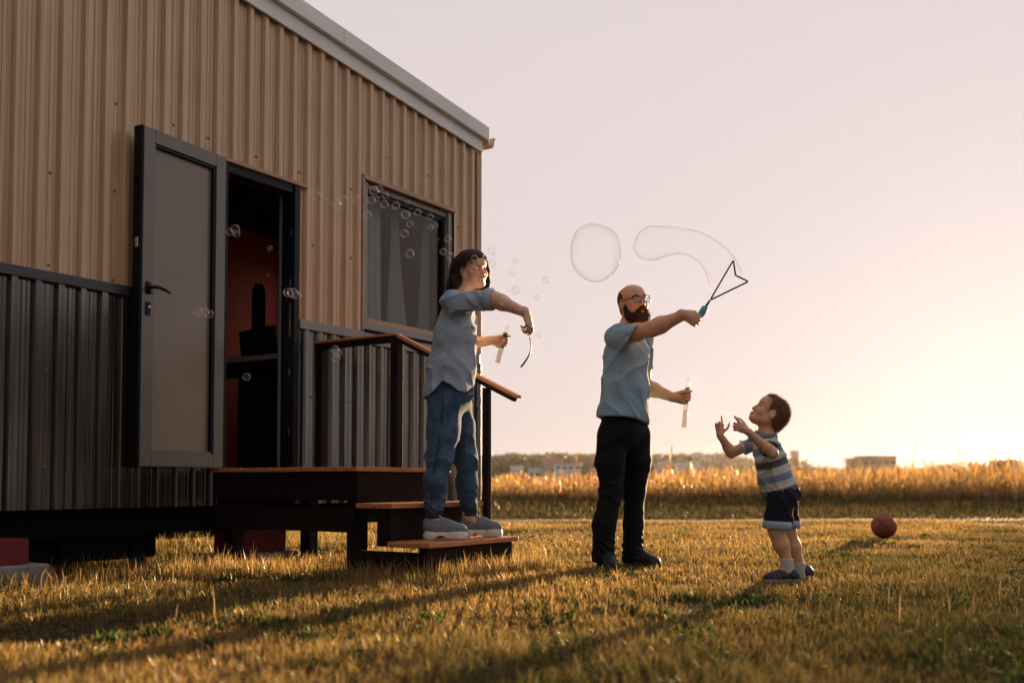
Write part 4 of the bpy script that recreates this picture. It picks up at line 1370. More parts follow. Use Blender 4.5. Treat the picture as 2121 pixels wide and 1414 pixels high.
# ================================================================== PEOPLE: smooth-blended volumes turned into one skin each
class Vol:
    """signed distance grid; shapes are blended in with a soft minimum"""
    def __init__(self, lo, hi, res):
        self.lo = np.array(lo, float)
        self.res = res
        self.n = np.ceil((np.array(hi) - self.lo) / res).astype(int) + 1
        self.f = np.full(self.n, 1.0, np.float32)
        self.ax = [self.lo[i] + res * np.arange(self.n[i]) for i in range(3)]
    def win(self, lo, hi):
        a = np.clip(np.floor((np.array(lo) - self.lo) / self.res).astype(int), 0, self.n)
        b = np.clip(np.ceil((np.array(hi) - self.lo) / self.res).astype(int) + 1, 0, self.n)
        sl = tuple(slice(a[i], b[i]) for i in range(3))
        X = self.ax[0][sl[0]][:, None, None]
        Y = self.ax[1][sl[1]][None, :, None]
        Z = self.ax[2][sl[2]][None, None, :]
        return sl, X, Y, Z
    def put(self, sl, d, k, sub=False):
        f = self.f[sl]
        if f.size == 0:
            return
        d = d.astype(np.float32)
        if sub:
            f, d = -f, d
        if k > 0:
            h = np.clip(0.5 + 0.5 * (f - d) / k, 0, 1)
            r = f * (1 - h) + d * h - k * h * (1 - h)
        else:
            r = np.minimum(f, d)
        self.f[sl] = -r if sub else r
    def cap(self, a, b, ra, rb=None, k=0.02, sub=False, flat=None):
        rb = ra if rb is None else rb
        a, b = np.array(a, float), np.array(b, float)
        m = max(ra, rb) + k + 4 * self.res
        sl, X, Y, Z = self.win(np.minimum(a, b) - m, np.maximum(a, b) + m)
        d = b - a
        L2 = max(1e-12, float(d @ d))
        t = np.clip(((X - a[0]) * d[0] + (Y - a[1]) * d[1] + (Z - a[2]) * d[2]) / L2, 0, 1)
        q = np.sqrt((X - a[0] - t * d[0]) ** 2 + (Y - a[1] - t * d[1]) ** 2 + (Z - a[2] - t * d[2]) ** 2)
        self.put(sl, q - (ra + (rb - ra) * t), k, sub)
        return self
    def chain(self, pts, rad, k=0.02):
        for i in range(len(pts) - 1):
            self.cap(pts[i], pts[i + 1], rad[i], rad[i + 1], k)
        return self
    def ell(self, c, r, fr=None, k=0.02, sub=False):
        c, r = np.array(c, float), np.array(r, float)
        m = float(r.max()) + k + 4 * self.res
        sl, X, Y, Z = self.win(c - m, c + m)
        fr = np.eye(3) if fr is None else fr
        X, Y, Z = X - c[0], Y - c[1], Z - c[2]
        u = [X * fr[i][0] + Y * fr[i][1] + Z * fr[i][2] for i in range(3)]
        k0 = np.sqrt(sum((u[i] / r[i]) ** 2 for i in range(3)))
        k1 = np.sqrt(sum((u[i] / (r[i] * r[i])) ** 2 for i in range(3)))
        self.put(sl, k0 * (k0 - 1) / np.maximum(k1, 1e-9), k, sub)
        return self
    def every(self, fn, band=0.08):
        """f = fn(f, x, y, z) at every sample near the surface"""
        i = np.nonzero(np.abs(self.f) < band)
        self.f[i] = fn(self.f[i], self.ax[0][i[0]], self.ax[1][i[1]], self.ax[2][i[2]])
        return self
    def shell(self, thick, cuts):
        """hollow garment cut open by planes/functions: keep where cut(x,y,z) < 0"""
        X, Y, Z = self.ax[0][:, None, None], self.ax[1][None, :, None], self.ax[2][None, None, :]
        g = np.maximum(self.f, -(self.f + thick))
        for c in cuts:
            g = np.maximum(g, c(X, Y, Z).astype(np.float32))
        self.f = g.astype(np.float32)
        return self
    def mesh(self):
        f, n = self.f, self.n
        s = f < 0
        cnt = np.zeros(n - 1, np.uint8)
        for dx in (0, 1):
            for dy in (0, 1):
                for dz in (0, 1):
                    cnt += s[dx:n[0] - 1 + dx, dy:n[1] - 1 + dy, dz:n[2] - 1 + dz]
        act = (cnt > 0) & (cnt < 8)
        ijk = np.argwhere(act)
        idx = np.full(n - 1, -1, np.int32)
        idx[act] = np.arange(len(ijk))
        acc = np.zeros((len(ijk), 3))
        num = np.zeros(len(ijk))
        cor = [(a, b, c) for a in (0, 1) for b in (0, 1) for c in (0, 1)]
        val = {c: f[ijk[:, 0] + c[0], ijk[:, 1] + c[1], ijk[:, 2] + c[2]] for c in cor}
        for c in cor:
            for a in range(3):
                if c[a] == 0:
                    e = list(c)
                    e[a] = 1
                    f0, f1 = val[c], val[tuple(e)]
                    m = (f0 < 0) != (f1 < 0)
                    t = f0[m] / (f0[m] - f1[m])
                    p = np.repeat(np.array([c], float), m.sum(), 0)
                    p[:, a] = t
                    acc[m] += p
                    num[m] += 1
        co = self.lo + (ijk + acc / num[:, None]) * self.res
        quads = []
        for a in range(3):
            b, c = (a + 1) % 3, (a + 2) % 3
            s0 = [slice(None)] * 3
            s1 = [slice(None)] * 3
            s0[a], s1[a] = slice(0, -1), slice(1, None)
            x = s[tuple(s0)] != s[tuple(s1)]
            e = np.argwhere(x)
            e = e[(e[:, b] > 0) & (e[:, c] > 0) & (e[:, b] < n[b] - 1) & (e[:, c] < n[c] - 1)]
            def cell(ob, oc):
                q = e.copy()
                q[:, b] += ob
                q[:, c] += oc
                return idx[q[:, 0], q[:, 1], q[:, 2]]
            q = np.stack([cell(-1, -1), cell(0, -1), cell(0, 0), cell(-1, 0)], -1)
            flip = ~s[e[:, 0], e[:, 1], e[:, 2]]
            q[flip] = q[flip][:, ::-1]
            quads.append(q)
        q = np.concatenate(quads)
        q = q[(q >= 0).all(1)]
        return co, q

def vol_obj(name, V, material, origin, parent=None, color=None, fattr=None, relax=1):
    co, q = V.mesh()
    for _ in range(relax):                        # one pass of neighbour averaging takes the grid steps out
        s = np.zeros_like(co)
        c = np.zeros(len(co))
        for a, b in ((0, 1), (1, 2), (2, 3), (3, 0)):
            np.add.at(s, q[:, a], co[q[:, b]])
            np.add.at(s, q[:, b], co[q[:, a]])
            np.add.at(c, q[:, a], 1)
            np.add.at(c, q[:, b], 1)
        co = 0.5 * co + 0.5 * s / np.maximum(c, 1)[:, None]
    cols = color(co) if color else None
    fa = {k: fn(co) for k, fn in fattr.items()} if fattr else None
    o = np_mesh(name, co - np.array(origin), q.ravel(), np.arange(len(q)) * 4, material, colors=cols, smooth=True, parent=parent, fattr=fa)
    if parent is None:
        o.location = origin
    return o

def wav(p, d, fr, ph, warp=1.2, wf=0.6):
    """wandering crease pattern"""
    x, y, z = p
    a = x * d[0] + y * d[1] + z * d[2]
    w = np.sin(fr * wf * (x * 0.7 - y * 0.4 + z * 0.5) + ph) + 0.6 * np.sin(fr * wf * 1.7 * (y + z * 0.6 - x * 0.3) + 2.1 * ph)
    return np.sin(fr * a + warp * w + ph)
def crease(v):
    return 1 - 2 * np.sqrt(np.abs(v))

def frame(fwd, up):
    f = np.array(fwd, float)
    f /= np.linalg.norm(f)
    u = np.array(up, float)
    l = np.cross(u, f)
    l /= np.linalg.norm(l)
    u = np.cross(f, l)
    return np.stack([f, l, u])               # rows: forward, left, up
def head_frame(yaw, pitch, roll):
    """yaw: azimuth of the face (0 = +x, counter-clockwise), pitch up, roll towards the left shoulder"""
    m = Matrix.Rotation(yaw, 3, 'Z') @ Matrix.Rotation(-pitch, 3, 'Y') @ Matrix.Rotation(-roll, 3, 'X')
    return np.array([m @ Vector((1, 0, 0)), m @ Vector((0, 1, 0)), m @ Vector((0, 0, 1))])

class Head:
    def __init__(self, c, fr, s):
        self.c, self.fr, self.s = np.array(c, float), fr, s
    def w(self, x, y, z):
        return self.c + self.s * (x * self.fr[0] + y * self.fr[1] + z * self.fr[2])
    def loc(self, co):
        return ((co - self.c) @ self.fr.T) / self.s

def add_head(V, H, jaw=1.0, nose=1.0, child=False, smile=False):
    s, fr = H.s, H.fr
    def E(c, r, k=0.02, sub=False):
        V.ell(H.w(*c), np.array(r) * s, fr, k * s, sub)
    def C(a, b, ra, rb, k=0.012, sub=False):
        V.cap(H.w(*a), H.w(*b), ra * s, rb * s, k * s, sub)
    E((-0.012, 0, 0.030), (0.100, 0.078, 0.088))
    E((0.040, 0, 0.040), (0.052, 0.062, 0.055), 0.03)
    E((0.026, 0, -0.045), (0.062 if child else 0.066, 0.054 if child else 0.060, 0.072 * jaw), 0.03)
    E((0.070 if child else 0.064, 0, -0.098 * jaw), (0.028, 0.026, 0.024), 0.03)
    for y in (-1, 1):
        C((-0.006, 0.054 * y, -0.050), (0.055, 0.020 * y, -0.098 * jaw), 0.022, 0.018, 0.03)
        E((0.062, 0.036 * y, -0.032), (0.026, 0.024, 0.024) if not smile else (0.030, 0.028, 0.026), 0.025)
        if not child:
            C((0.084, 0.012 * y, 0.024), (0.070, 0.050 * y, 0.026), 0.010, 0.009, 0.014)
        E((0.098, 0.032 * y, 0.004), (0.014, 0.017, 0.011), 0.016, True)
        E((-0.006, 0.079 * y, -0.006), (0.024, 0.011, 0.034), 0.006)
        E((0.000, 0.091 * y, -0.002), (0.013, 0.010, 0.020), 0.006, True)
        E((0.101, 0.013 * y, -0.033), (0.011, 0.009 * nose, 0.008), 0.008)
    C((0.088, 0, 0.014), (0.094 + 0.022 * nose, 0, -0.028), 0.0075, 0.0115 * nose, 0.014)
    wd = 0.028 if smile else 0.022
    up = 0.008 if smile else 0.0
    for y in (-1, 1):
        C((0.097, 0, -0.058), (0.080, wd * y, -0.062 + up), 0.0075, 0.004, 0.006)
        C((0.095, 0, -0.0725), (0.080, wd * y, -0.066 + up), 0.0085, 0.004, 0.006)
    if child:
        E((0.045, 0, 0.060), (0.045, 0.058, 0.045), 0.03)

def face_color(H, skin, lip, brow, broww=0.006, lash=None, teeth=False, blush=0.12):
    skin, lip, brow = np.array(skin), np.array(lip), np.array(brow)
    def fn(co):
        p = H.loc(co)
        n = len(co)
        var = 1 + 0.07 * np.sin(co[:, 0] * 61 + 2 * np.sin(co[:, 2] * 47)) * np.sin(co[:, 1] * 53 + co[:, 2] * 39)
        c = skin[None] * var[:, None]
        x, y, z = p.T
        face = (x > 0.03) & (np.abs(z) < 0.13)
        ck = np.exp(-((np.abs(y) - 0.036) ** 2 + (z + 0.03) ** 2) / (2 * 0.018 ** 2)) * face
        c = c * (1 + ck[:, None] * np.array([0.05, -blush, -blush]))
        ml = face & (np.abs(z + 0.064) < 0.0125 - 0.2 * np.abs(y) * 0.5) & (np.abs(y) < 0.029) & (x > 0.075)
        c[ml] = lip
        gap = face & (np.abs(z + 0.0655 - (7.0 * y * y if teeth else 0)) < (0.005 if teeth else 0.0022)) & (np.abs(y) < (0.022 if teeth else 0.020)) & (x > 0.075)
        c[gap] = (0.62, 0.55, 0.47) if teeth else lip * 0.25
        zb = 0.0295 - 0.009 * ((np.abs(y) - 0.034) / 0.022) ** 2
        mb = face & (np.abs(z - zb) < broww) & (np.abs(y) > 0.012) & (np.abs(y) < 0.054) & (x > 0.05)
        c[mb] = brow
        if lash is not None:
            me = face & (np.abs(z - 0.0045 + 8.0 * (np.abs(y) - 0.032) ** 2) < 0.0032) & (np.abs(np.abs(y) - 0.032) < 0.016) & (x > 0.05)
            c[me] = lash
        return c
    return fn

def add_eyes(H, parent, origin, gaze=(1, 0, 0), iris=(0.10, 0.07, 0.04)):
    g = np.array(gaze, float)
    g /= np.linalg.norm(g)
    for y in (-1, 1):
        c = H.w(0.0735, 0.032 * y, 0.004)
        gw = g[0] * H.fr[0] + g[1] * H.fr[1] + g[2] * H.fr[2]
        bm = bmesh.new()
        bmesh.ops.create_uvsphere(bm, u_segments=20, v_segments=14, radius=0.0125 * H.s)
        me = bpy.data.meshes.new('eye')
        bm.to_mesh(me)
        bm.free()
        co = np.array([v.co for v in me.vertices])
        d = (co / np.linalg.norm(co, axis=1, keepdims=True)) @ gw
        cols = np.where(d[:, None] > 0.975, 0.004, np.where(d[:, None] > 0.88, np.array(iris)[None], np.array([0.62, 0.58, 0.54])[None]))
        a = me.attributes.new('col', 'FLOAT_COLOR', 'POINT')
        a.data.foreach_set('color', np.concatenate([cols, np.ones((len(co), 1))], 1).astype(np.float32).ravel())
        me.materials.append(EYE)
        me.shade_smooth()
        o = bpy.data.objects.new('eye', me)
        COL.objects.link(o)
        o.parent = parent
        o.location = c - np.array(origin)

def add_hand(V, wrist, x, dorsal, right, curls, thumb, s=1.0, fat=1.0):
    """palm, four fingers of three bones, thumb leaving the side of the palm; returns the local frame"""
    ex = np.array(x, float)
    ex /= np.linalg.norm(ex)
    ez = np.array(dorsal, float)
    ez -= ex * (ez @ ex)
    ez /= np.linalg.norm(ez)
    ey = np.cross(ez, ex) * (1 if right else -1)
    w = np.array(wrist, float)
    def L(a, b, c):
        return w + s * (a * ex + b * ey + c * ez)
    fr = np.stack([ex, ey, ez])
    V.cap(L(-0.02, 0, 0), L(0.03, 0, 0), 0.025 * s, 0.024 * s, 0.015 * s)
    V.ell(L(0.052, 0.002, 0), np.array((0.046, 0.041, 0.0165)) * s, fr, 0.015 * s)
    V.ell(L(0.030, 0.022, -0.008), np.array((0.030, 0.018, 0.016)) * s, fr, 0.012 * s)
    ys = (0.030, 0.0105, -0.0095, -0.0285)
    ln = (0.073, 0.081, 0.075, 0.059)
    for i in range(4):
        a1, a2, a3, spl = curls[i]
        p = L(0.084 - (0.004 if i in (0,) else 0.010 if i == 3 else 0), ys[i], 0.001)
        ang = 0.0
        for j, (a, fr_) in enumerate(zip((a1, a2, a3), (0.46, 0.30, 0.24))):
            ang += R(a)
            d = ex * math.cos(ang) - ez * math.sin(ang) + ey * math.sin(R(spl)) * (1 if j == 0 else math.cos(ang))
            d /= np.linalg.norm(d)
            q = p + d * ln[i] * fr_ * s
            V.cap(p, q, (0.0093, 0.0083, 0.0075)[j] * s * fat, (0.0083, 0.0075, 0.0066)[j] * s * fat, 0.004 * s)
            p = q
    p = L(0.018, 0.026, -0.008)
    for j, (d, l_) in enumerate(zip(thumb, (0.042, 0.034, 0.028))):
        d = np.array(d, float)
        d /= np.linalg.norm(d)
        dv = d[0] * ex + d[1] * ey + d[2] * ez
        q = p + dv * l_ * s
        V.cap(p, q, (0.0135, 0.0105, 0.0095)[j] * s, (0.0105, 0.0095, 0.0075)[j] * s, 0.006 * s)
        p = q
    return L, fr

def strands(name, pts, nrm, length, width, flow, material, parent, origin, cols, seed=1, jit=0.35, lay=False):
    """loose hairs standing on a hair mass: slim bent triangles"""
    r = np.random.default_rng(seed)
    n = len(pts)
    if lay:                                   # combed along the surface
        fl_ = np.broadcast_to(flow, nrm.shape) + 0.0
        fl_ = fl_ - nrm * (fl_ * nrm).sum(1, keepdims=True)
        nrm, flow = nrm * 0.10, fl_
    d = nrm + flow + r.normal(0, jit, (n, 3))
    d /= np.linalg.norm(d, axis=1, keepdims=True)
    sd = np.cross(d, r.normal(0, 1, (n, 3)))
    sd /= np.linalg.norm(sd, axis=1, keepdims=True)
    L = length * r.uniform(0.5, 1.3, (n, 1))
    co = np.stack([pts - sd * width, pts + sd * width, pts + d * L], 1).reshape(-1, 3) - np.array(origin)
    c = np.repeat(cols[None] * r.uniform(0.6, 1.5, (n, 1)), 3, 0)
    return np_mesh(name, co, np.arange(n * 3), np.arange(n) * 3, material, colors=c, parent=parent)

def vert_normals(co, q):
    nr = np.cross(co[q[:, 2]] - co[q[:, 0]], co[q[:, 3]] - co[q[:, 1]])
    s = np.zeros_like(co)
    for k in range(4):
        np.add.at(s, q[:, k], nr)
    return s / np.maximum(np.linalg.norm(s, axis=1, keepdims=True), 1e-9)

SKIN = mat('skin', (0.5, 0.3, 0.2), 0.5, var=0.05, vscale=30, attr='col', bump=0.10, bscale=180, sss=0.22, spec=0.4)
EYE = mat('eye', (0.6, 0.6, 0.6), 0.1, var=0.0, attr='col')
def hair_mat(name):
    return mat(name, (0.03, 0.02, 0.01), 0.5, var=0.3, vscale=90, attr='col', bump=0.35, bscale=160, stretch=(1, 1, 0.12), spec=0.25, trans=0.2)
HAIR = hair_mat('hair')

def cloth(name, col, var=0.1, vscale=20, weave=500, rough=0.9, bump=0.25, trans=0.0, attr=None, sheen=0.15, wr=13.0, ws=0.2):
    return mat(name, col, rough, var=var, vscale=vscale, bump=bump, bscale=weave, spec=0.15, sheen=sheen, trans=trans, attr=attr, wr=(wr, ws))

def np3(v):
    return np.array((v.x, v.y, v.z))
def PP(px, py, Y):
    return np3(P(px, py, Y))

def shoe(kind, heel, yaw, s, parent, origin, mats, label=None):
    """heel: ground point below the heel; yaw: azimuth of the toe. kinds: derby, trainer, sandal"""
    fw = np.array((math.cos(yaw), math.sin(yaw), 0.0))
    lf = np.array((-math.sin(yaw), math.cos(yaw), 0.0))
    up = np.array((0, 0, 1.0))
    h = np.array(heel, float)
    fr = np.stack([fw, lf, up])
    def W(x, y, z):
        return h + s * (x * fw + y * lf + z * up)
    lo = h - 0.36 * s
    hi = h + 0.36 * s
    hi[2] = h[2] + 0.17 * s
    lo[2] = h[2] - 0.03
    sh = 0.046 if kind == 'derby' else 0.026
    V = Vol(lo, hi, 0.0035)
    V.ell(W(0.045, 0, sh + (0.026 if kind == 'sandal' else 0.038)), np.array((0.048, 0.036, 0.042 if kind == 'sandal' else 0.060)) * s, fr, 0.02)
    V.ell(W(0.120, 0, sh + 0.026), np.array((0.078, 0.040, 0.058 if kind == 'derby' else 0.050)) * s, fr, 0.03)
    V.ell(W(0.205, 0.002, sh + 0.012), np.array((0.062, 0.045, 0.040)) * s, fr, 0.03)
    if kind == 'sandal':
        V.cap(W(0.050, 0, sh + 0.03), W(0.056, 0, sh + 0.050), 0.037 * s, 0.035 * s, 0.02)
    else:
        V.cap(W(0.055, 0, sh + 0.04), W(0.062, 0, sh + (0.062 if kind != 'trainer' else 0.070)), 0.040 * s, 0.038 * s, 0.02)
    V.every(lambda f, x, y, z: np.maximum(f, h[2] + s * sh - z), 0.3)
    if kind == 'sandal':
        # straps: slots cut through the upper
        for x in (0.095, 0.150):
            V.cap(W(x, -0.06, sh + 0.030), W(x + 0.012, 0.06, sh + 0.030), 0.0105 * s, 0.0105 * s, 0.004, True)
        V.cap(W(0.21, -0.06, sh + 0.022), W(0.21, 0.06, sh + 0.022), 0.007 * s, 0.007 * s, 0.003, True)
    o = vol_obj('shoe' if kind != 'sandal' else 'sandal', V, mats[0], origin, parent)
    V = Vol(lo, hi, 0.0035)
    for (x, ww) in ((0.045, 0.042), (0.12, 0.041), (0.20, 0.050)):
        V.cap(W(x - 0.004, 0, sh * 0.5), W(x + 0.010, 0, sh * 0.5), ww * s, ww * s, 0.03)
    V.cap(W(0.215, 0.003, sh * 0.5), W(0.225, 0.003, sh * 0.5), 0.047 * s, 0.042 * s, 0.02)
    V.every(lambda f, x, y, z: np.maximum(np.maximum(f, z - (h[2] + s * (sh + 0.004))), h[2] - z), 0.3)
    if kind == 'derby':
        V.ell(W(0.108, 0, 0.0), np.array((0.038, 0.09, 0.025)) * s, fr, 0.003, True)
        for x in (0.165, 0.200, 0.235):
            V.cap(W(x, -0.08, 0.0), W(x, 0.08, 0.0), 0.005 * s, 0.005 * s, 0.002, True)
    vol_obj('sole', V, mats[1], origin, o)
    if kind == 'sandal':
        for x, z in ((0.10, 0.075), (0.155, 0.056), (0.20, 0.048)):
            m = MB()
            m.tube([W(x, -0.046, sh + 0.012), W(x + 0.004, -0.036, sh + z * 0.62), W(x + 0.006, 0, sh + z), W(x + 0.004, 0.036, sh + z * 0.62), W(x, 0.046, sh + 0.012)], 0.0065 * s, 6)
            m.build('strap', mats[2], o, smooth=True, origin=origin)
    if kind in ('derby', 'trainer'):
        m = MB()
        for k in range(4):
            x = 0.098 + 0.019 * k
            z = sh + 0.090 - 0.0095 * k
            m.tube([W(x, -0.018, z - 0.004), W(x + 0.004, 0, z + 0.004), W(x + 0.002, 0.018, z - 0.004)], 0.0055 * s, 6)
        for y in (-1, 1):
            m.tube([W(0.096, 0, sh + 0.086), W(0.088, 0.018 * y, sh + 0.100), W(0.104, 0.034 * y, sh + 0.094), W(0.108, 0.016 * y, sh + 0.080), W(0.098, 0, sh + 0.084)], 0.0050 * s, 6)
        m.build('laces', mats[2], o, smooth=True, origin=origin)
    return o
# ------------------------------------------------------------------ the man
def make_man():
    base = (P(1285, 1178, 6.42).x, 6.42, 0.0)
    fwd = frame((math.cos(R(-38)), math.sin(R(-38)), 0), (0, 0, 1))
    skin = np.array((0.68, 0.385, 0.225))
    hd = Head(PP(1311, 628, 6.42), head_frame(R(-65), R(4), R(-7)), 1.02)
    neck = PP(1303, 676, 6.45)
    RS, RE, RW = PP(1288, 695, 6.30), PP(1350, 681, 6.14), PP(1417, 652, 6.02)
    LS, LE, LW = PP(1332, 704, 6.62), PP(1335, 800, 6.70), PP(1396, 823, 6.52)
    pel = PP(1290, 890, 6.46)
    rk, ra = PP(1266, 1018, 6.38), PP(1249, 1150, 6.36)
    lk, la = PP(1314, 1018, 6.52), PP(1309, 1150, 6.52)
    V = Vol((0.45, 5.75, -0.01), (1.35, 6.95, 1.86), 0.0045)
    add_head(V, hd)
    V.cap(hd.w(-0.020, 0, -0.05), neck + np.array((0, 0, -0.03)), 0.058, 0.066, 0.03)
    V.chain([neck + np.array((0, 0, -0.06)), PP(1298, 760, 6.46), pel], [0.08, 0.098, 0.10], 0.06)
    V.cap(neck + np.array((0, 0, -0.06)), RS, 0.07, 0.058, 0.04)
    V.cap(neck + np.array((0, 0, -0.06)), LS, 0.07, 0.058, 0.04)
    V.chain([RS, (RS + RE) / 2, RE, RE * 0.72 + RW * 0.28, RW], [0.058, 0.053, 0.046, 0.049, 0.030], 0.03)
    V.chain([LS, (LS + LE) / 2, LE, LE * 0.7 + LW * 0.3, LW], [0.056, 0.050, 0.044, 0.046, 0.030], 0.03)
    V.chain([pel + fwd[1] * -0.08, rk, ra], [0.085, 0.058, 0.034], 0.04)
    V.chain([pel + fwd[1] * 0.08, lk, la], [0.085, 0.058, 0.034], 0.04)
    # right hand: fist round the wand handle, back of the hand to the viewer
    axis = PP(1478, 612, 5.98) - PP(1452, 652, 5.98)
    axis /= np.linalg.norm(axis)
    ex = np.array((0.93, -0.10, 0.16))
    ex = ex - axis * (ex @ axis) * 0.8
    ex /= np.linalg.norm(ex)
    dors = np.cross(ex, axis)
    if dors[1] > 0:
        dors = -dors
    grip = [(68, 88, 55, 0), (72, 90, 55, 0), (76, 90, 55, 0), (80, 88, 50, 0)]
    add_hand(V, RW, ex, dors, True, grip, [(0.75, 0.45, -0.6), (0.75, -0.05, -0.85), (0.2, -0.3, -0.9)], 1.05)
    # left hand round the tube, palm side to the viewer
    tax = PP(1433, 780, 6.48) - PP(1423, 885, 6.46)
    tax /= np.linalg.norm(tax)
    ex2 = np.array((1.0, -0.1, 0.0))
    ex2 = ex2 - tax * (ex2 @ tax)
    ex2 /= np.linalg.norm(ex2)
    d2 = np.cross(ex2, tax)
    if d2[1] < 0:
        d2 = -d2
    add_hand(V, LW, ex2, d2, False, [(60, 90, 60, 0), (64, 90, 60, 0), (68, 90, 60, 0), (70, 88, 55, 0)],
             [(0.85, 0.35, -0.5), (0.9, 0.1, -0.5), (0.7, -0.1, -0.6)], 1.02)
    fc = face_color(hd, skin, (0.36, 0.13, 0.10), (0.03, 0.018, 0.012), 0.0055)
    man = vol_obj('person', V, SKIN, base, color=fc)
    tag(man, 'bald bearded man in glasses and blue t-shirt raising a bubble wand', 'person')
    add_eyes(hd, man, base, (1, 0.25, 0.05))
    # cropped hair round the sides and back
    V = Vol(hd.c - 0.15, hd.c + 0.16, 0.004)
    V.ell(hd.w(-0.014, 0, 0.030), np.array((0.104, 0.081, 0.090)) * hd.s, hd.fr, 0)
    V.ell(hd.w(-0.03, 0, -0.04), np.array((0.076, 0.068, 0.05)) * hd.s, hd.fr, 0.03)
    def cut(X, Y, Z):
        d = np.stack(np.broadcast_arrays(X - hd.c[0], Y - hd.c[1], Z - hd.c[2]), -1) @ hd.fr.T / hd.s
        x, y, z = d[..., 0], d[..., 1], d[..., 2]
        top = z - (0.055 - 0.45 * np.clip(x, -0.2, 0.1)) + 0.02 * np.sin(y * 40)
        front = x - 0.012 + 0.12 * np.clip(z - 0.02, -0.1, 0.1)
        low = -0.075 - z
        ear = 0.028 - np.sqrt((x + 0.004) ** 2 + (z + 0.006) ** 2) - 0.02 * (np.abs(y) < 0.06)
        return np.maximum(np.maximum(top, front), np.maximum(low, ear)) * hd.s
    V.shell(0.05, [cut])
    V.every(lambda f, x, y, z: f + 0.0012 * np.sin(x * 420) * np.sin(z * 380) * np.sin(y * 400), 0.02)
    dk = np.array((0.050, 0.028, 0.016))
    vol_obj('hair', V, HAIR, base, man, color=lambda c: np.repeat(dk[None] * 2.2, len(c), 0))
    # full beard and moustache
    V = Vol(hd.c - 0.21, hd.c + 0.16, 0.004)
    V.ell(hd.w(0.046, 0, -0.100), np.array((0.058, 0.062, 0.058)) * hd.s, hd.fr, 0)
    V.ell(hd.w(0.060, 0, -0.130), np.array((0.040, 0.040, 0.036)) * hd.s, hd.fr, 0.03)
    for y in (-1, 1):
        V.cap(hd.w(0.004, 0.062 * y, -0.012), hd.w(0.030, 0.058 * y, -0.090), 0.017 * hd.s, 0.026 * hd.s, 0.02)
        V.cap(hd.w(0.104, 0.003 * y, -0.047), hd.w(0.084, 0.034 * y, -0.066), 0.009 * hd.s, 0.009 * hd.s, 0.008)
    V.ell(hd.w(0.098, 0, -0.0655), np.array((0.026, 0.022, 0.011)) * hd.s, hd.fr, 0.004, True)
    V.every(lambda f, x, y, z: f + 0.0022 * np.sin(x * 230 + 2 * np.sin(z * 90)) * np.sin(y * 210 + 1.7 * np.sin(z * 70 + x * 60)), 0.03)
    co, q = V.mesh()
    b = vol_obj('beard', V, HAIR, base, man, color=lambda c: dk[None] * (1 + 0.5 * np.sin(c[:, :1] * 300) * np.sin(c[:, 2:] * 190)))
    nr = vert_normals(co, q)
    pick = rng.choice(len(co), 5000)
    strands('beard_hairs', co[pick], nr[pick], 0.022, 0.0009, np.array((0.1, -0.1, -1.0)), HAIR, b, base, dk * 1.6, 3, 0.3, lay=True)
    # spectacles
    def gp(x, y, z):
        return Vector(hd.w(x, y, z))
    gm = MB()
    for y in (-1, 1):
        c = 0.034 * y
        ring = [(0.026 * sx, 0.019 * sz) for sx, sz in ((-1, 0.75), (-0.8, 1), (0.8, 1), (1, 0.75), (1, -0.6), (0.75, -1), (-0.75, -1), (-1, -0.6))]
        gm.tube([gp(0.112 - 0.10 * abs(c + a) ** 1.0 * (1 if abs(c + a) > 0.03 else 0.8), c + a, 0.002 + b_) for a, b_ in ring], 0.0026, 6, closed=True)
        gm.tube([gp(0.105, 0.060 * y, 0.014), gp(0.085, 0.076 * y, 0.015), gp(0.0, 0.084 * y, 0.016), gp(-0.02, 0.084 * y, 0.006)], [0.0032, 0.003, 0.0028, 0.0024], 6)
    gm.tube([gp(0.111, -0.008, 0.008), gp(0.116, 0, 0.011), gp(0.111, 0.008, 0.008)], 0.0026, 6)
    gs = gm.build('glasses', mat('dark_spectacle_frame', (0.015, 0.015, 0.02), 0.25), man, smooth=True, origin=base)
    for y in (-1, 1):
        m = MB()
        c = 0.034 * y
        pts = [gp(0.110 - 0.10 * abs(c + a) * (1 if abs(c + a) > 0.03 else 0.8), c + a, 0.002 + b_) for a, b_ in ring]
        m.add(pts, [tuple(range(len(pts)))])
        m.build('lens', glass_mat('spectacle_lens', (0.86, 0.90, 1.0), refl=1.6), gs, origin=base)
    # t-shirt
    V = Vol((0.40, 5.95, 0.85), (1.20, 7.0, 1.66), 0.005)
    V.ell(PP(1299, 738, 6.45), (0.132, 0.190, 0.175), fwd, 0)
    V.ell(PP(1296, 800, 6.45), (0.150, 0.190, 0.20), fwd, 0.06)
    V.ell(PP(1291, 862, 6.46), (0.166, 0.205, 0.19), fwd, 0.06)
    V.cap(neck + np.array((0, 0, -0.045)), RS + np.array((-0.02, 0, 0)), 0.066, 0.078, 0.04)
    V.cap(neck + np.array((0, 0, -0.045)), LS, 0.066, 0.072, 0.04)
    def folds(f, x, y, z):
        p = (x, y, z)
        hem = np.clip((1.35 - z) / 0.45, 0, 1)
        d = 0.0085 * crease(wav(p, (0.9, 0.3, 0.22), 21, 0.6)) * (0.35 + 0.9 * hem)
        d += 0.010 * crease(wav(p, (0.5, 0.2, -1.0), 17, 2.2)) * np.exp(-((z - 1.30) / 0.16) ** 2)
        d += 0.003 * wav(p, (0.3, 0.9, 0.6), 52, 1.1)
        return f - d
    V.every(folds, 0.05)
    hemz = P(1290, 872, 6.45).z
    def c_hem(X, Y, Z):
        return (hemz - 0.02 * np.sin((X + Y) * 7) - 0.04 * (X - 0.72)) - Z
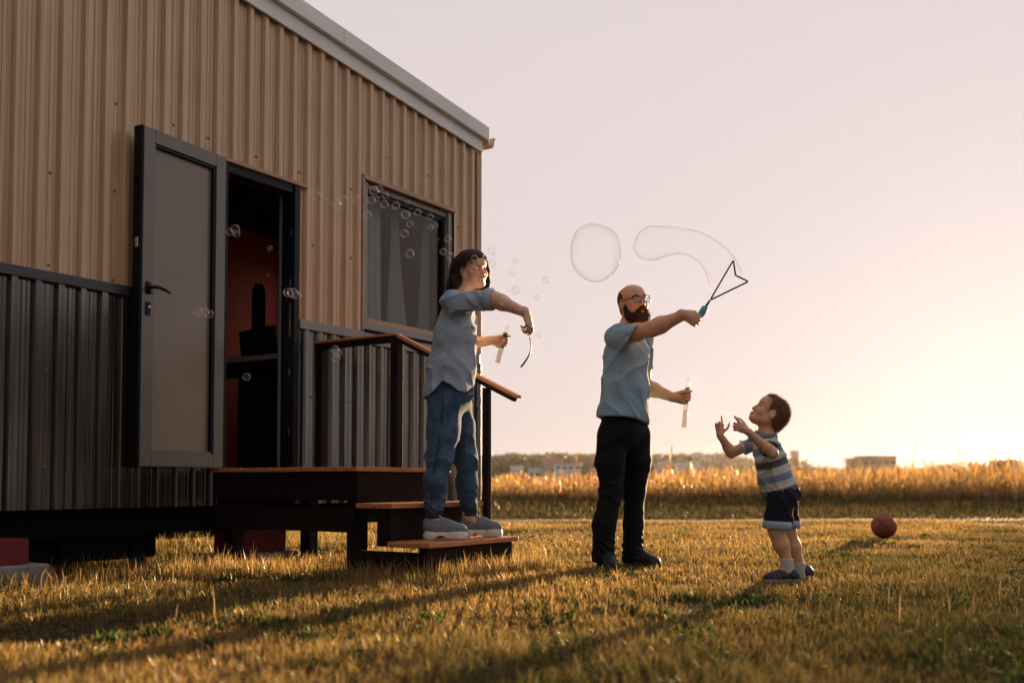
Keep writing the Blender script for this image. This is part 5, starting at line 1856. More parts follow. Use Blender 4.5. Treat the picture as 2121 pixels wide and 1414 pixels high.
    def c_neck(X, Y, Z):
        a = neck - np.array((0.0, 0, 0.02))
        ax_ = (hd.c - neck) / np.linalg.norm(hd.c - neck)
        along = (X - a[0]) * ax_[0] + (Y - a[1]) * ax_[1] + (Z - a[2]) * ax_[2] + 0.0
        r2 = np.sqrt(np.maximum((X - a[0]) ** 2 + (Y - a[1]) ** 2 + (Z - a[2]) ** 2 - along ** 2, 0))
        return np.minimum(0.078 - r2, along + 0.06)
    V.shell(0.5, [c_hem, c_neck])
    jersey = cloth('blue_jersey', (0.25, 0.40, 0.52), var=0.10, vscale=5, weave=700, trans=0.08)
    sh = vol_obj('tshirt', V, jersey, base, man)
    # sleeves: the near one rides up on the raised arm, its hem hangs open below
    nsl = np.array((0.84, -0.22, -0.50))
    nsl /= np.linalg.norm(nsl)
    psl = PP(1313, 698, 6.25)
    larm = (LE - LS) / np.linalg.norm(LE - LS)
    pll = LS * 0.38 + LE * 0.62
    for (a0, a1, r0, r1, n_, p_) in ((RS + np.array((-0.035, 0.01, -0.012)), RS * 0.25 + RE * 0.75 + np.array((0.0, 0, -0.045)), 0.078, 0.092, nsl, psl),
                                     (LS, LS * 0.2 + LE * 0.8, 0.070, 0.072, larm, pll)):
        V = Vol(np.minimum(a0, a1) - 0.13, np.maximum(a0, a1) + 0.13, 0.005)
        V.cap(a0, a1, r0, r1, 0)
        V.every(folds, 0.05)
        V.shell(0.008, [lambda X, Y, Z: (X - p_[0]) * n_[0] + (Y - p_[1]) * n_[1] + (Z - p_[2]) * n_[2]])
        vol_obj('sleeve', V, jersey, base, sh)
    # jeans
    V = Vol((0.40, 6.05, 0.015), (1.15, 6.85, 1.05), 0.0055)
    V.ell(pel + np.array((0, 0, 0.0)), (0.137, 0.178, 0.16), fwd, 0)
    V.chain([PP(1268, 905, 6.40), PP(1264, 960, 6.39), rk, PP(1251, 1085, 6.36), PP(1249, 1156, 6.35)], [0.100, 0.094, 0.078, 0.074, 0.074], 0.03)
    V.chain([PP(1318, 905, 6.51), PP(1319, 960, 6.52), lk, PP(1312, 1085, 6.52), PP(1309, 1156, 6.52)], [0.100, 0.092, 0.076, 0.068, 0.071], 0.03)
    def jf(f, x, y, z):
        p = (x, y, z)
        low = np.exp(-((z - 0.13) / 0.10) ** 2)
        kn = np.exp(-((z - 0.50) / 0.14) ** 2)
        d = 0.007 * low * crease(wav(p, (0.25, 0.2, 1.0), 62, 0.3, 1.5))
        d += 0.006 * kn * crease(wav(p, (0.5, 0.2, 0.9), 34, 1.4))
        d += 0.004 * crease(wav(p, (0.8, 0.3, -0.5), 24, 2.0))
        return f - d
    V.every(jf, 0.05)
    V.shell(0.5, [lambda X, Y, Z: 0.034 + 0.012 * np.sin(X * 40) - Z + 0 * Y])
    vol_obj('jeans', V, cloth('black_denim', (0.0045, 0.0055, 0.0085), var=0.3, vscale=14, weave=600, rough=0.75, sheen=0.03), base, man)
    sm = (mat('dark_shoe_leather', (0.013, 0.013, 0.015), 0.5, var=0.2), mat('black_sole', (0.02, 0.02, 0.02), 0.8), mat('dark_lace', (0.03, 0.03, 0.03), 0.9))
    shoe('trainer', (PP(1246, 1150, 6.40)[0], 6.42, 0.010), R(-78), 1.0, man, base, sm)
    shoe('trainer', (PP(1303, 1150, 6.54)[0], 6.55, 0.010), R(-52), 1.0, man, base, sm)
    return dict(axis=axis, grip=np.array(RW) + ex * 0.078 * 1.05 - dors * 0.030, tax=tax, tgrip=np.array(LW) + ex2 * 0.080 - d2 * 0.030)
man_h = make_man()
# ------------------------------------------------------------------ the woman
def make_woman():
    tz = 0.210
    base = (-0.30, 6.08, tz)
    fwd = frame((0.99, 0.10, 0), (0, 0, 1))
    skin = np.array((0.74, 0.43, 0.275))
    hd = Head(PP(979, 558, 6.02), head_frame(R(-49), R(-10), R(-14)), 0.92)
    neck = PP(955, 612, 6.06)
    RS, RE, RW = PP(938, 622, 5.93), PP(1024, 620, 5.82), PP(1087, 647, 5.72)
    LS, LE, LW = PP(962, 626, 6.22), PP(962, 712, 6.24), PP(1020, 705, 6.16)
    pel = PP(934, 812, 6.09)
    rk, ra = PP(911, 950, 5.98), PP(899, 1072, 5.955)
    lk, la = PP(966, 945, 6.20), PP(970, 1068, 6.235)
    V = Vol((-0.66, 5.60, 0.2), (0.22, 6.50, 1.97), 0.0045)
    add_head(V, hd, jaw=0.95, nose=0.85, smile=True)
    V.cap(hd.w(-0.024, 0, -0.05), neck + np.array((0, 0, -0.02)), 0.046, 0.052, 0.03)
    V.chain([neck + np.array((0, 0, -0.06)), PP(943, 690, 6.07), pel], [0.085, 0.10, 0.11], 0.06)
    V.cap(neck + np.array((0, 0, -0.05)), RS, 0.05, 0.045, 0.04)
    V.cap(neck + np.array((0, 0, -0.05)), LS, 0.05, 0.045, 0.04)
    V.chain([RS, RE, RE * 0.75 + RW * 0.25, RW], [0.046, 0.042, 0.042, 0.026], 0.03)
    V.chain([LS, LE, LE * 0.72 + LW * 0.28, LW], [0.045, 0.038, 0.038, 0.025], 0.03)
    V.chain([pel + fwd[1] * -0.07, rk, ra], [0.08, 0.05, 0.036], 0.04)
    V.chain([pel + fwd[1] * 0.07, lk, la], [0.08, 0.05, 0.036], 0.04)
    V.cap(ra, ra + np.array((0.03, 0, -0.035)), 0.034, 0.03, 0.02)
    V.cap(la, la + np.array((0.03, 0, -0.035)), 0.034, 0.03, 0.02)
    # right hand hangs from the wrist and pinches the wand between thumb and forefinger
    ex = np.array((0.30, -0.12, -0.95))
    dors = np.array((0.80, -0.55, 0.25))
    Lr, frr = add_hand(V, RW + np.array((0.006, 0, -0.006)), ex, dors, True,
             [(28, 38, 22, 4), (44, 52, 30, 0), (52, 60, 34, 0), (58, 62, 34, -4)],
             [(0.75, 0.55, -0.35), (0.95, 0.1, -0.35), (0.95, -0.15, -0.25)], 0.92)
    # left hand round the tube, palm side to the viewer, thumb stretched over it
    tax = PP(1057, 660, 6.12) - PP(1033, 742, 6.12)
    tax /= np.linalg.norm(tax)
    ex2 = np.array((1.0, -0.05, 0.25))
    ex2 = ex2 - tax * (ex2 @ tax)
    ex2 /= np.linalg.norm(ex2)
    d2 = np.cross(ex2, tax)
    if d2[1] < 0:
        d2 = -d2
    add_hand(V, LW, ex2, d2, False, [(52, 82, 58, 0), (58, 84, 58, 0), (62, 84, 58, 0), (66, 84, 55, 0)],
             [(0.85, 0.42, -0.35), (0.95, 0.30, -0.35), (0.98, 0.1, -0.1)], 0.90)
    fc = face_color(hd, skin, (0.36, 0.12, 0.10), (0.13, 0.075, 0.045), 0.0028, lash=(0.05, 0.03, 0.022), teeth=True, blush=0.2)
    wo_ = vol_obj('person', V, SKIN, base, color=fc)
    tag(wo_, 'smiling woman with dark shoulder length hair, blue linen shirt and jeans on the step', 'person')
    # hair: a parted mass falling behind the ear to the collar, another lock on the far side
    dk = np.array((0.040, 0.020, 0.013))
    V = Vol(hd.c - np.array((0.24, 0.22, 0.28)), hd.c + np.array((0.20, 0.22, 0.16)), 0.004)
    s = hd.s
    V.ell(hd.w(-0.024, 0, 0.036), np.array((0.110, 0.090, 0.094)) * s, hd.fr, 0)
    V.ell(hd.w(0.020, 0, 0.062), np.array((0.080, 0.080, 0.064)) * s, hd.fr, 0.02)
    V.chain([hd.w(-0.050, -0.050, 0.02), hd.w(-0.078, -0.058, -0.06), PP(946, 582, 6.00), PP(939, 593, 6.02)], [0.058, 0.050, 0.036, 0.020], 0.03)
    V.chain([hd.w(-0.080, 0.0, 0.02), hd.w(-0.100, 0.0, -0.06), PP(947, 586, 6.12), PP(941, 596, 6.14)], [0.066, 0.058, 0.044, 0.024], 0.03)
    V.chain([hd.w(-0.040, 0.060, 0.02), hd.w(-0.050, 0.078, -0.06), hd.w(-0.01, 0.088, -0.13), hd.w(0.03, 0.086, -0.17)], [0.05, 0.042, 0.03, 0.012], 0.03)
    V.chain([hd.w(0.030, 0.074, 0.06), hd.w(0.034, 0.082, -0.02), hd.w(0.036, 0.080, -0.09), hd.w(0.050, 0.070, -0.150)], [0.022, 0.022, 0.020, 0.008], 0.015)
    def hcut(X, Y, Z):
        d = np.stack(np.broadcast_arrays(X - hd.c[0], Y - hd.c[1], Z - hd.c[2]), -1) @ hd.fr.T / s
        x, y, z = d[..., 0], d[..., 1], d[..., 2]
        # open over the face, the ear and the near jaw
        hl = 0.024 + 0.40 * (z - 0.03) - 0.10 * np.clip(np.abs(y) - 0.03, 0, 0.1)
        hl = np.where(z > 0.085, 0.25, hl)
        hl = np.where(z < 0.015, -0.012 + 0.15 * z, hl)
        hl = np.where(y > 0.056, 0.2, hl)
        face = x - hl
        ear = np.where(y < -0.02, 0.035 - np.sqrt(((x - 0.004) / 1.0) ** 2 + ((z + 0.010) / 1.25) ** 2), -1)
        return np.maximum(face, ear) * s
    V.shell(0.30, [hcut])
    def hf(f, x, y, z):
        d = np.stack([x - hd.c[0], y - hd.c[1], z - hd.c[2]], -1) @ hd.fr.T / s
        a = np.arctan2(d[:, 1], -d[:, 0] + 0.02)
        return f - 0.0016 * np.sin(a * 40 + 1.0 * np.sin(d[:, 2] * 14)) - 0.0008 * np.sin(a * 83 + 1.2 * np.sin(d[:, 2] * 17 + 1))
    V.every(hf, 0.02)
    co, q = V.mesh()
    hr = vol_obj('hair', V, HAIR, base, wo_, color=lambda c: dk[None] * (1 + 0.3 * np.sin(np.arctan2(c[:, 1:2] - hd.c[1], c[:, :1] - hd.c[0]) * 60 + 1 * np.sin(c[:, 2:] * 15))))
    nr = vert_normals(co, q)
    lc = hd.loc(co)
    pick = rng.choice(np.nonzero(((lc[:, 0] < -0.045) | (lc[:, 2] > 0.05) | (lc[:, 1] > 0.02)) & (lc[:, 2] > -0.13))[0], 9000)
    strands('loose_hairs', co[pick], nr[pick] * 0.35, 0.060, 0.0008, np.array((-0.45, 0, -1.0)), HAIR, hr, base, dk * 1.5, 5, 0.10, lay=True)
    # linen shirt, open at the front, sleeves rolled
    V = Vol((-0.70, 5.68, 0.88), (0.06, 6.50, 1.80), 0.0058)
    for (px, py, hw, lat, hz_) in ((949, 650, 0.110, 0.165, 0.12), (942, 700, 0.138, 0.175, 0.17), (936, 762, 0.158, 0.185, 0.17), (929, 815, 0.165, 0.19, 0.15)):
        V.ell(PP(px, py, 6.07), (hw, lat, hz_), fwd, 0.05)
    V.cap(neck + np.array((-0.01, 0, -0.03)), RS, 0.056, 0.060, 0.04)
    V.cap(neck + np.array((-0.01, 0, -0.03)), LS, 0.056, 0.060, 0.04)
    V.cap(RS + np.array((0.0, 0, -0.02)), RE + np.array((-0.02, 0, 0.0)), 0.074, 0.057, 0.03)
    adr = (RE - RS) / np.linalg.norm(RE - RS)
    V.cap(RE - adr * 0.055, RE - adr * -0.004, 0.0625, 0.0615, 0.006)
    V.cap(LS, LE, 0.066, 0.058, 0.03)
    def wf(f, x, y, z):
        p = (x, y, z)
        d = 0.0085 * crease(wav(p, (0.9, 0.2, 0.10), 25, 0.4, 1.0)) * np.clip((1.62 - z) / 0.4, 0.1, 1)
        d += 0.010 * crease(wav(p, (0.55, 0.3, -0.85), 23, 1.9)) * np.exp(-((z - 1.56) / 0.16) ** 2)
        d += 0.0045 * crease(wav(p, (0.2, 0.2, 1.0), 38, 0.9)) * (x > RS[0] + 0.08) * (z > 1.5)
        d += 0.0022 * wav(p, (0.4, 0.7, 0.5), 70, 1.3)
        return f - d
    V.every(wf, 0.05)
    fx = [872, 892, 905, 918, 935, 950, 965, 980, 1000]
    fy = [824, 820, 808, 792, 800, 812, 816, 800, 740]
    xs_ = np.array([PP(a, 800, 6.0)[0] for a in fx])
    zs_ = np.array([PP(900, b, 6.0)[2] for b in fy])
    def c_hem(X, Y, Z):
        return np.interp(X, xs_, zs_) + 0.0 * Y - Z
    pe = RE + adr * 0.004
    def c_cuff(X, Y, Z):
        return (X - pe[0]) * adr[0] + (Y - pe[1]) * adr[1] + (Z - pe[2]) * adr[2]
    front = PP(990, 720, 6.10)
    def c_open(X, Y, Z):
        # parted front: a wedge between the two edges
        w = 0.018 + 0.09 * np.clip(1.55 - Z, 0, 0.6)
        return np.minimum(w - np.abs(Y - 6.13), (X - (pel[0] + 0.02)) + 0.0 * Z)
    def c_neck(X, Y, Z):
        a = neck + np.array((0.02, 0, 0.0))
        r2 = np.sqrt((X - a[0]) ** 2 + (Y - a[1]) ** 2)
        return np.minimum(0.064 - r2, (Z - a[2]) + 0.075 - 0.6 * (X - a[0]))
    V.shell(0.009, [c_hem, c_cuff, c_neck, c_open])
    linen = cloth('pale_blue_linen', (0.44, 0.55, 0.67), var=0.16, vscale=9, weave=380, trans=0.22)
    vol_obj('linen_shirt', V, linen, base, wo_)
    m = MB()
    m.lathe([(0.059, -0.052), (0.0655, -0.050), (0.0665, -0.028), (0.0655, -0.004), (0.059, -0.002)], tuple(RE), tuple(adr), 28)
    m.build('rolled_cuff', linen, wo_, smooth=True, origin=base)
    # pale top worn under the shirt
    V = Vol((-0.60, 5.85, 0.95), (0.06, 6.40, 1.72), 0.006)
    for (px, py, hw, lat, hz_) in ((952, 660, 0.100, 0.13, 0.11), (945, 715, 0.128, 0.14, 0.15), (940, 770, 0.135, 0.155, 0.13)):
        V.ell(PP(px, py, 6.09), (hw, lat, hz_), fwd, 0.04)
    V.every(lambda f, x, y, z: f - 0.004 * crease(wav((x, y, z), (0.5, 0.6, 0.4), 30, 0.5)), 0.04)
    vol_obj('inner_top', V, cloth('pale_cotton', (0.55, 0.47, 0.43), var=0.05), base, wo_)
    # jeans with elastic cuffs
    V = Vol((-0.62, 5.75, 0.24), (0.02, 6.45, 1.22), 0.0055)
    V.ell(PP(932, 820, 6.08), (0.145, 0.170, 0.13), fwd, 0)
    V.chain([PP(922, 842, 6.00), PP(919, 890, 5.99), PP(912, 945, 5.98), PP(901, 1000, 5.965), PP(899, 1050, 5.96)], [0.112, 0.098, 0.084, 0.069, 0.063], 0.04)
    V.chain([PP(945, 842, 6.15), PP(955, 890, 6.17), PP(966, 945, 6.20), PP(966, 1000, 6.22), PP(971, 1046, 6.235)], [0.100, 0.083, 0.074, 0.064, 0.060], 0.04)
    V.cap(PP(899, 1050, 5.96), PP(899, 1068, 5.957), 0.063, 0.056, 0.01)
    V.cap(PP(971, 1046, 6.235), PP(972, 1064, 6.237), 0.060, 0.054, 0.01)
    zr = float(PP(899, 1062, 5.96)[2])
    def jf(f, x, y, z):
        p = (x, y, z)
        kn = np.exp(-((z - 0.70) / 0.12) ** 2)
        d = 0.009 * kn * crease(wav(p, (0.45, 0.2, 0.95), 27, 2.6, 1.0))
        d += 0.005 * crease(wav(p, (0.75, 0.3, -0.45), 24, 0.7))
        lo = np.exp(-((z - 0.44) / 0.08) ** 2)
        d += 0.006 * lo * crease(wav(p, (0.3, 0.2, 1.0), 55, 1.2))
        ang = np.arctan2(y - np.where(y < 6.1, 5.96, 6.235), x - np.where(y < 6.1, PP(899, 1060, 5.96)[0], PP(971, 1060, 6.235)[0]))
        cu = 1 / (1 + np.exp((z - zr - 0.018) / 0.006))
        d += cu * (0.0035 * np.sin(ang * 22) - 0.006)
        return f - d
    V.every(jf, 0.05)
    zc1 = float(PP(899, 1074, 5.957)[2])
    V.shell(0.5, [lambda X, Y, Z: np.where(Y < 6.1, zc1, zc1 + 0.008) - Z + 0 * X])
    def jcol(c):
        w = 0.5 + 0.5 * np.sin(c[:, 2:] * 31 + 2 * np.sin(c[:, :1] * 23 + c[:, 1:2] * 19))
        kn = np.exp(-((c[:, 2:] - 0.78) / 0.22) ** 2)
        lo = 1 / (1 + np.exp((c[:, 2:] - zr - 0.016) / 0.005))
        return np.array((0.046, 0.086, 0.145))[None] * (0.75 + 0.35 * w + 0.55 * kn) * (1 - 0.45 * lo)
    je = vol_obj('jeans', V, cloth('blue_denim', (0.03, 0.07, 0.15), var=0.28, vscale=26, weave=420, attr='col', sheen=0.08), base, wo_, color=jcol)
    # outer side seam of the near leg
    m = MB()
    seam = []
    for (px, py, dY) in ((916, 800, -0.165), (917, 850, -0.122), (912, 900, -0.103), (902, 955, -0.095), (895, 1005, -0.078), (892, 1055, -0.071)):
        seam.append(P(px, py, 6.0 + dY - 0.02 * (py > 900)))
    m.tube(seam, 0.004, 6)
    m.build('side_seam', mat('dark_denim_seam', (0.018, 0.04, 0.085), 0.9), je, smooth=True, origin=base)
    # drawstring bow at the waist
    wst = PP(983, 757, 6.05)
    W = lambda dx, dz, dy=0.0: Vector((wst[0] + dx, wst[1] + dy, wst[2] + dz))
    m = MB()
    m.tube([W(0, 0), W(0.018, 0.012), W(0.036, 0.006), W(0.034, -0.010), W(0.016, -0.008), W(0, 0)], 0.0035, 6)
    m.tube([W(0, 0), W(-0.012, 0.016), W(0.006, 0.03), W(0.016, 0.016), W(0, 0)], 0.0035, 6)
    m.tube([W(0, 0), W(0.004, -0.07, 0.01), W(0.002, -0.16, 0.012), W(0.008, -0.24, 0.014), W(0.020, -0.275, 0.014), W(0.024, -0.25, 0.014)], 0.0035, 6)
    m.tube([W(0, 0), W(-0.010, -0.07, -0.01), W(-0.016, -0.16, -0.012), W(-0.010, -0.23, -0.014)], 0.0035, 6)
    m.build('drawstring', mat('black_cord', (0.02, 0.018, 0.018), 0.8), je, smooth=True, origin=base)
    sm = (mat('grey_blue_suede', (0.155, 0.190, 0.215), 0.85, var=0.15, vscale=18, bump=0.2, bscale=200), mat('off_white_rubber_sole', (0.62, 0.61, 0.57), 0.6, var=0.12, vscale=20),
          mat('cream_lace', (0.55, 0.42, 0.34), 0.9))
    shoe('derby', (PP(876, 1115, 5.95)[0], 5.95, tz), R(2), 0.98, wo_, base, sm)
    shoe('derby', (PP(953, 1108, 6.24)[0], 6.24, tz), R(4), 0.98, wo_, base, sm)
    return dict(pinch=Lr(0.165, 0.018, -0.040), tax=tax, tgrip=np.array(LW) + ex2 * 0.078 * 0.9 - d2 * 0.027)
wo_h = make_woman()
# ------------------------------------------------------------------ the boy
def make_boy():
    base = (P(1640, 1205, 5.5).x, 5.5, 0.0)
    skin = np.array((0.69, 0.40, 0.24))
    hd = Head(PP(1592, 857, 5.47), head_frame(R(180 + 3), R(37), 0), 0.81)
    neck = PP(1586, 897, 5.48)
    sp0, sp1 = PP(1585, 915, 5.48), PP(1618, 1032, 5.50)
    axis = sp0 - sp1
    tl = np.linalg.norm(axis)
    axis /= tl
    fr = frame((-1, 0, -0.28), axis)
    LS, LE, LW = PP(1588, 917, 5.385), PP(1600, 938, 5.30), PP(1547, 892, 5.26)
    RS, RE, RW = PP(1560, 919, 5.58), PP(1514, 937, 5.62), PP(1491, 899, 5.58)
    pel = PP(1620, 1035, 5.5)
    lk, la = PP(1608, 1098, 5.42), PP(1632, 1168, 5.43)
    rk, ra = PP(1632, 1100, 5.58), PP(1658, 1176, 5.60)
    V = Vol((1.02, 5.14, -0.01), (1.75, 5.76, 1.06), 0.004)
    add_head(V, hd, jaw=0.86, nose=0.66, child=True)
    V.cap(hd.w(-0.030, 0, -0.045), neck + np.array((0, 0, -0.02)), 0.040, 0.043, 0.02)
    V.chain([neck + np.array((0, 0, -0.03)), (sp0 + sp1) / 2, sp1], [0.05, 0.066, 0.07], 0.04)
    V.cap(sp0, LS, 0.045, 0.036, 0.03)
    V.cap(sp0, RS, 0.045, 0.036, 0.03)
    V.chain([LS, LE, LE * 0.75 + LW * 0.25, LW], [0.032, 0.028, 0.027, 0.0185], 0.015)
    V.chain([RS, RE, RE * 0.75 + RW * 0.25, RW], [0.032, 0.028, 0.027, 0.0185], 0.015)
    V.chain([pel + np.array((0, -0.05, 0)), lk, lk * 0.6 + la * 0.4, la], [0.060, 0.040, 0.039, 0.026], 0.03)
    V.chain([pel + np.array((0, 0.05, 0)), rk, rk * 0.6 + ra * 0.4, ra], [0.060, 0.040, 0.038, 0.026], 0.03)
    V.cap(la, la + np.array((-0.04, 0, -0.05)), 0.028, 0.022, 0.02)
    V.cap(ra, ra + np.array((-0.04, 0, -0.05)), 0.028, 0.022, 0.02)
    # left (near) hand: forefinger up, the others loosely bent; back of the hand to the viewer
    add_hand(V, LW, (-0.80, 0.02, 0.42), (-0.15, -0.95, 0.10), False,
             [(-30, 4, 4, 18), (46, 44, 26, 4), (54, 46, 28, -4), (58, 44, 26, -10)],
             [(0.70, 0.62, -0.45), (0.85, 0.4, -0.45), (0.9, 0.2, -0.4)], 0.66, 1.22)
    # right (far) hand: palm to the viewer, forefinger straight up
    add_hand(V, RW, (-0.06, -0.05, 0.98), (-0.20, 0.93, 0.25), True,
             [(2, 4, 4, -5), (66, 72, 36, 2), (62, 66, 32, 0), (50, 58, 30, -14)],
             [(0.55, 0.75, -0.30), (0.85, 0.45, -0.3), (0.9, 0.1, -0.3)], 0.66, 1.22)
    fc = face_color(hd, skin, (0.50, 0.235, 0.165), (0.24, 0.13, 0.07), 0.0032, blush=0.2)
    boy = vol_obj('person', V, SKIN, base, color=fc)
    tag(boy, 'small boy in striped polo shirt and dark shorts pointing up with both forefingers', 'person')
    add_eyes(hd, boy, base, (1, 0.5, 0.2), (0.06, 0.04, 0.025))
    # short hair
    s = hd.s
    hc = np.array((0.21, 0.105, 0.050))
    V = Vol(hd.c - 0.16, hd.c + 0.16, 0.0036)
    V.ell(hd.w(-0.022, 0, 0.036), np.array((0.107, 0.086, 0.096)) * s, hd.fr, 0)
    V.ell(hd.w(0.030, 0, 0.066), np.array((0.063, 0.063, 0.058)) * s, hd.fr, 0.02)
    V.ell(hd.w(-0.050, 0, -0.03), np.array((0.074, 0.074, 0.070)) * s, hd.fr, 0.03)
    def hcut(X, Y, Z):
        d = np.stack(np.broadcast_arrays(X - hd.c[0], Y - hd.c[1], Z - hd.c[2]), -1) @ hd.fr.T / s
        x, y, z = d[..., 0], d[..., 1], d[..., 2]
        hl = 0.026 + 0.78 * np.clip(z, -0.01, 0.06)
        hl = np.where(z > 0.060, 0.073 + 1.6 * (z - 0.06), hl)
        hl = np.where(z < -0.010, 0.021 + 1.9 * (z + 0.010), hl)
        hl = hl + 0.004 * np.sin(z * 260) + 0.003 * np.sin(y * 300)
        ear = 0.030 - np.sqrt((x + 0.004) ** 2 + ((z + 0.008) / 1.2) ** 2)
        return np.maximum(x - hl, np.where(np.abs(y) > 0.05, ear, -1)) * s
    V.shell(0.3, [hcut])
    V.every(lambda f, x, y, z: f + 0.0018 * np.sin(x * 330 + 2 * np.sin(z * 110)) * np.sin(z * 290 + y * 200) * 0.5, 0.02)
    co, q = V.mesh()
    hr = vol_obj('hair', V, HAIR, base, boy, color=lambda c: hc[None] * (1 + 0.15 * np.sin(c[:, :1] * 210) * np.sin(c[:, 2:] * 170 + c[:, 1:2] * 150)))
    nr = vert_normals(co, q)
    lc = hd.loc(co)
    ok = np.nonzero((lc[:, 2] > -0.10) & (nr @ hd.fr[0] < 0.75))[0]
    pick = rng.choice(ok, 7000)
    strands('loose_hairs', co[pick], nr[pick], 0.014, 0.0008, (-hd.fr[0] * 0.5 + hd.fr[2] * 0.2), HAIR, hr, base, hc * 1.3, 8, 0.35)
    # striped polo shirt
    V = Vol((1.10, 5.22, 0.40), (1.72, 5.75, 0.90), 0.004)
    for (t, rf, rl, rz) in ((0.93, 0.072, 0.108, 0.07), (0.70, 0.088, 0.116, 0.10), (0.40, 0.098, 0.118, 0.11), (0.10, 0.104, 0.122, 0.10)):
        V.ell(sp1 + axis * tl * t, (rf, rl, rz), fr, 0.03)
    V.cap(sp0, LS + np.array((0, -0.004, 0)), 0.050, 0.049, 0.02)
    V.cap(sp0, RS, 0.050, 0.047, 0.02)
    def bf(f, x, y, z):
        p = (x, y, z)
        d = 0.006 * crease(wav(p, (0.75, 0.2, 0.55), 34, 0.5)) + 0.005 * crease(wav(p, (0.4, 0.3, -0.9), 40, 1.7)) + 0.0014 * wav(p, (0.5, 0.6, 0.3), 95, 0.4)
        return f - d
    V.every(bf, 0.04)
    la_ = (LE - LS) / np.linalg.norm(LE - LS)
    ra_ = (RE - RS) / np.linalg.norm(RE - RS)
    pl_, pr_ = LS * 0.34 + LE * 0.66, RS * 0.50 + RE * 0.50
    hl_, hr_ = PP(1578, 1030, 5.5), PP(1657, 1020, 5.5)
    def c_hem(X, Y, Z):
        zz = hl_[2] + (hr_[2] - hl_[2]) * (X - hl_[0]) / (hr_[0] - hl_[0])
        notch = 0.030 * np.clip(1 - np.abs(X - PP(1634, 1000, 5.4)[0]) / 0.022, 0, 1)
        return zz + notch - Z + 0 * Y
    def c_neck(X, Y, Z):
        a = neck
        r2 = np.sqrt((X - a[0]) ** 2 + (Y - a[1]) ** 2)
        return np.minimum(0.046 - r2, (Z - a[2]) + 0.035)
    V.shell(0.5, [c_hem, c_neck])
    def stripe(co):
        v = (co - sp1) @ axis
        return v + 0.05
    sm = bpy.data.materials.new('striped_jersey')
    sm.use_nodes = True
    n, l = sm.node_tree.nodes, sm.node_tree.links
    b = n['Principled BSDF']
    b.inputs['Roughness'].default_value = 0.9
    b.inputs['Specular IOR Level'].default_value = 0.15
    b.inputs['Sheen Weight'].default_value = 0.15
    at = n.new('ShaderNodeAttribute')
    at.attribute_name = 'stripe'
    md = n.new('ShaderNodeMath')
    md.operation = 'MODULO'
    md.inputs[1].default_value = 0.156
    l.new(at.outputs['Fac'], md.inputs[0])
    dv = n.new('ShaderNodeMath')
    dv.operation = 'DIVIDE'
    dv.inputs[1].default_value = 0.156
    l.new(md.outputs[0], dv.inputs[0])
    cr = n.new('ShaderNodeValToRGB')
    cr.color_ramp.interpolation = 'CONSTANT'
    white, grey, blue = (0.56, 0.56, 0.53, 1), (0.115, 0.112, 0.125, 1), (0.205, 0.295, 0.40, 1)
    e = cr.color_ramp.elements
    e[0].position, e[0].color = 0.0, blue
    e[1].position, e[1].color = 0.24, white
    e.new(0.50).color = grey
    e.new(0.74).color = white
    l.new(dv.outputs[0], cr.inputs[0])
    l.new(cr.outputs[0], b.inputs['Base Color'])
    po = vol_obj('polo_shirt', V, sm, base, boy, fattr={'stripe': stripe})
    for (a0, a1, r0, r1, n_, p_, off) in ((LS + np.array((-0.004, 0.01, 0.0)), LS * 0.1 + LE * 0.9, 0.051, 0.050, la_, pl_, 0.02), (RS, RS * 0.2 + RE * 0.8, 0.047, 0.046, ra_, pr_, 0.06)):
        V = Vol(np.minimum(a0, a1) - 0.09, np.maximum(a0, a1) + 0.09, 0.004)
        V.cap(a0, a1, r0, r1, 0)
        V.every(bf, 0.04)
        V.shell(0.007, [lambda X, Y, Z: (X - p_[0]) * n_[0] + (Y - p_[1]) * n_[1] + (Z - p_[2]) * n_[2]])
        vol_obj('sleeve', V, sm, base, po, fattr={'stripe': lambda co: 0.30 + off - (co - a0) @ n_})
    # collar
    V = Vol(neck - 0.11, neck + 0.11, 0.0036)
    nax = hd.w(-0.03, 0, -0.05) - sp0
    nax /= np.linalg.norm(nax)
    cf = frame(np.cross(np.array((0, 1.0, 0)), nax), nax)
    cc = neck + np.array((0.0, 0, -0.006))
    ringp = [cc + 0.050 * (math.cos(t) * cf[0] + 1.06 * math.sin(t) * cf[1]) + nax * 0.004 * math.cos(2 * t) for t in np.linspace(0, 2 * math.pi, 25)]
    V.chain(ringp, [0.0115] * 25, 0.004)
    V.chain([p - nax * 0.014 + 0.006 * (p - cc) / 0.05 for p in ringp], [0.010] * 25, 0.006)
    vol_obj('collar', V, cloth('grey_blue_collar', (0.20, 0.235, 0.28)), base, boy)
    # shorts with turned-up light cuffs
    V = Vol((1.28, 5.28, 0.22), (1.72, 5.74, 0.60), 0.0042)
    V.ell(PP(1620, 1025, 5.5), (0.100, 0.122, 0.085), fr, 0)
    V.chain([PP(1616, 1040, 5.435), PP(1610, 1085, 5.42)], [0.079, 0.070], 0.03)
    V.chain([PP(1626, 1040, 5.57), PP(1630, 1085, 5.58)], [0.076, 0.066], 0.03)
    V.every(lambda f, x, y, z: f - 0.005 * crease(wav((x, y, z), (0.7, 0.2, 0.6), 36, 0.9)), 0.04)
    zc = float(PP(1610, 1092, 5.42)[2])
    V.shell(0.5, [lambda X, Y, Z: zc - Z + 0 * X + 0 * Y, lambda X, Y, Z: Z - float(PP(1610, 1008, 5.5)[2]) + 0 * X + 0 * Y])
    so = vol_obj('shorts', V, cloth('navy_twill', (0.0105, 0.0125, 0.020), var=0.2, rough=0.8, sheen=0.03), base, boy)
    cuffm = cloth('pale_blue_cuff', (0.36, 0.44, 0.52), var=0.08)
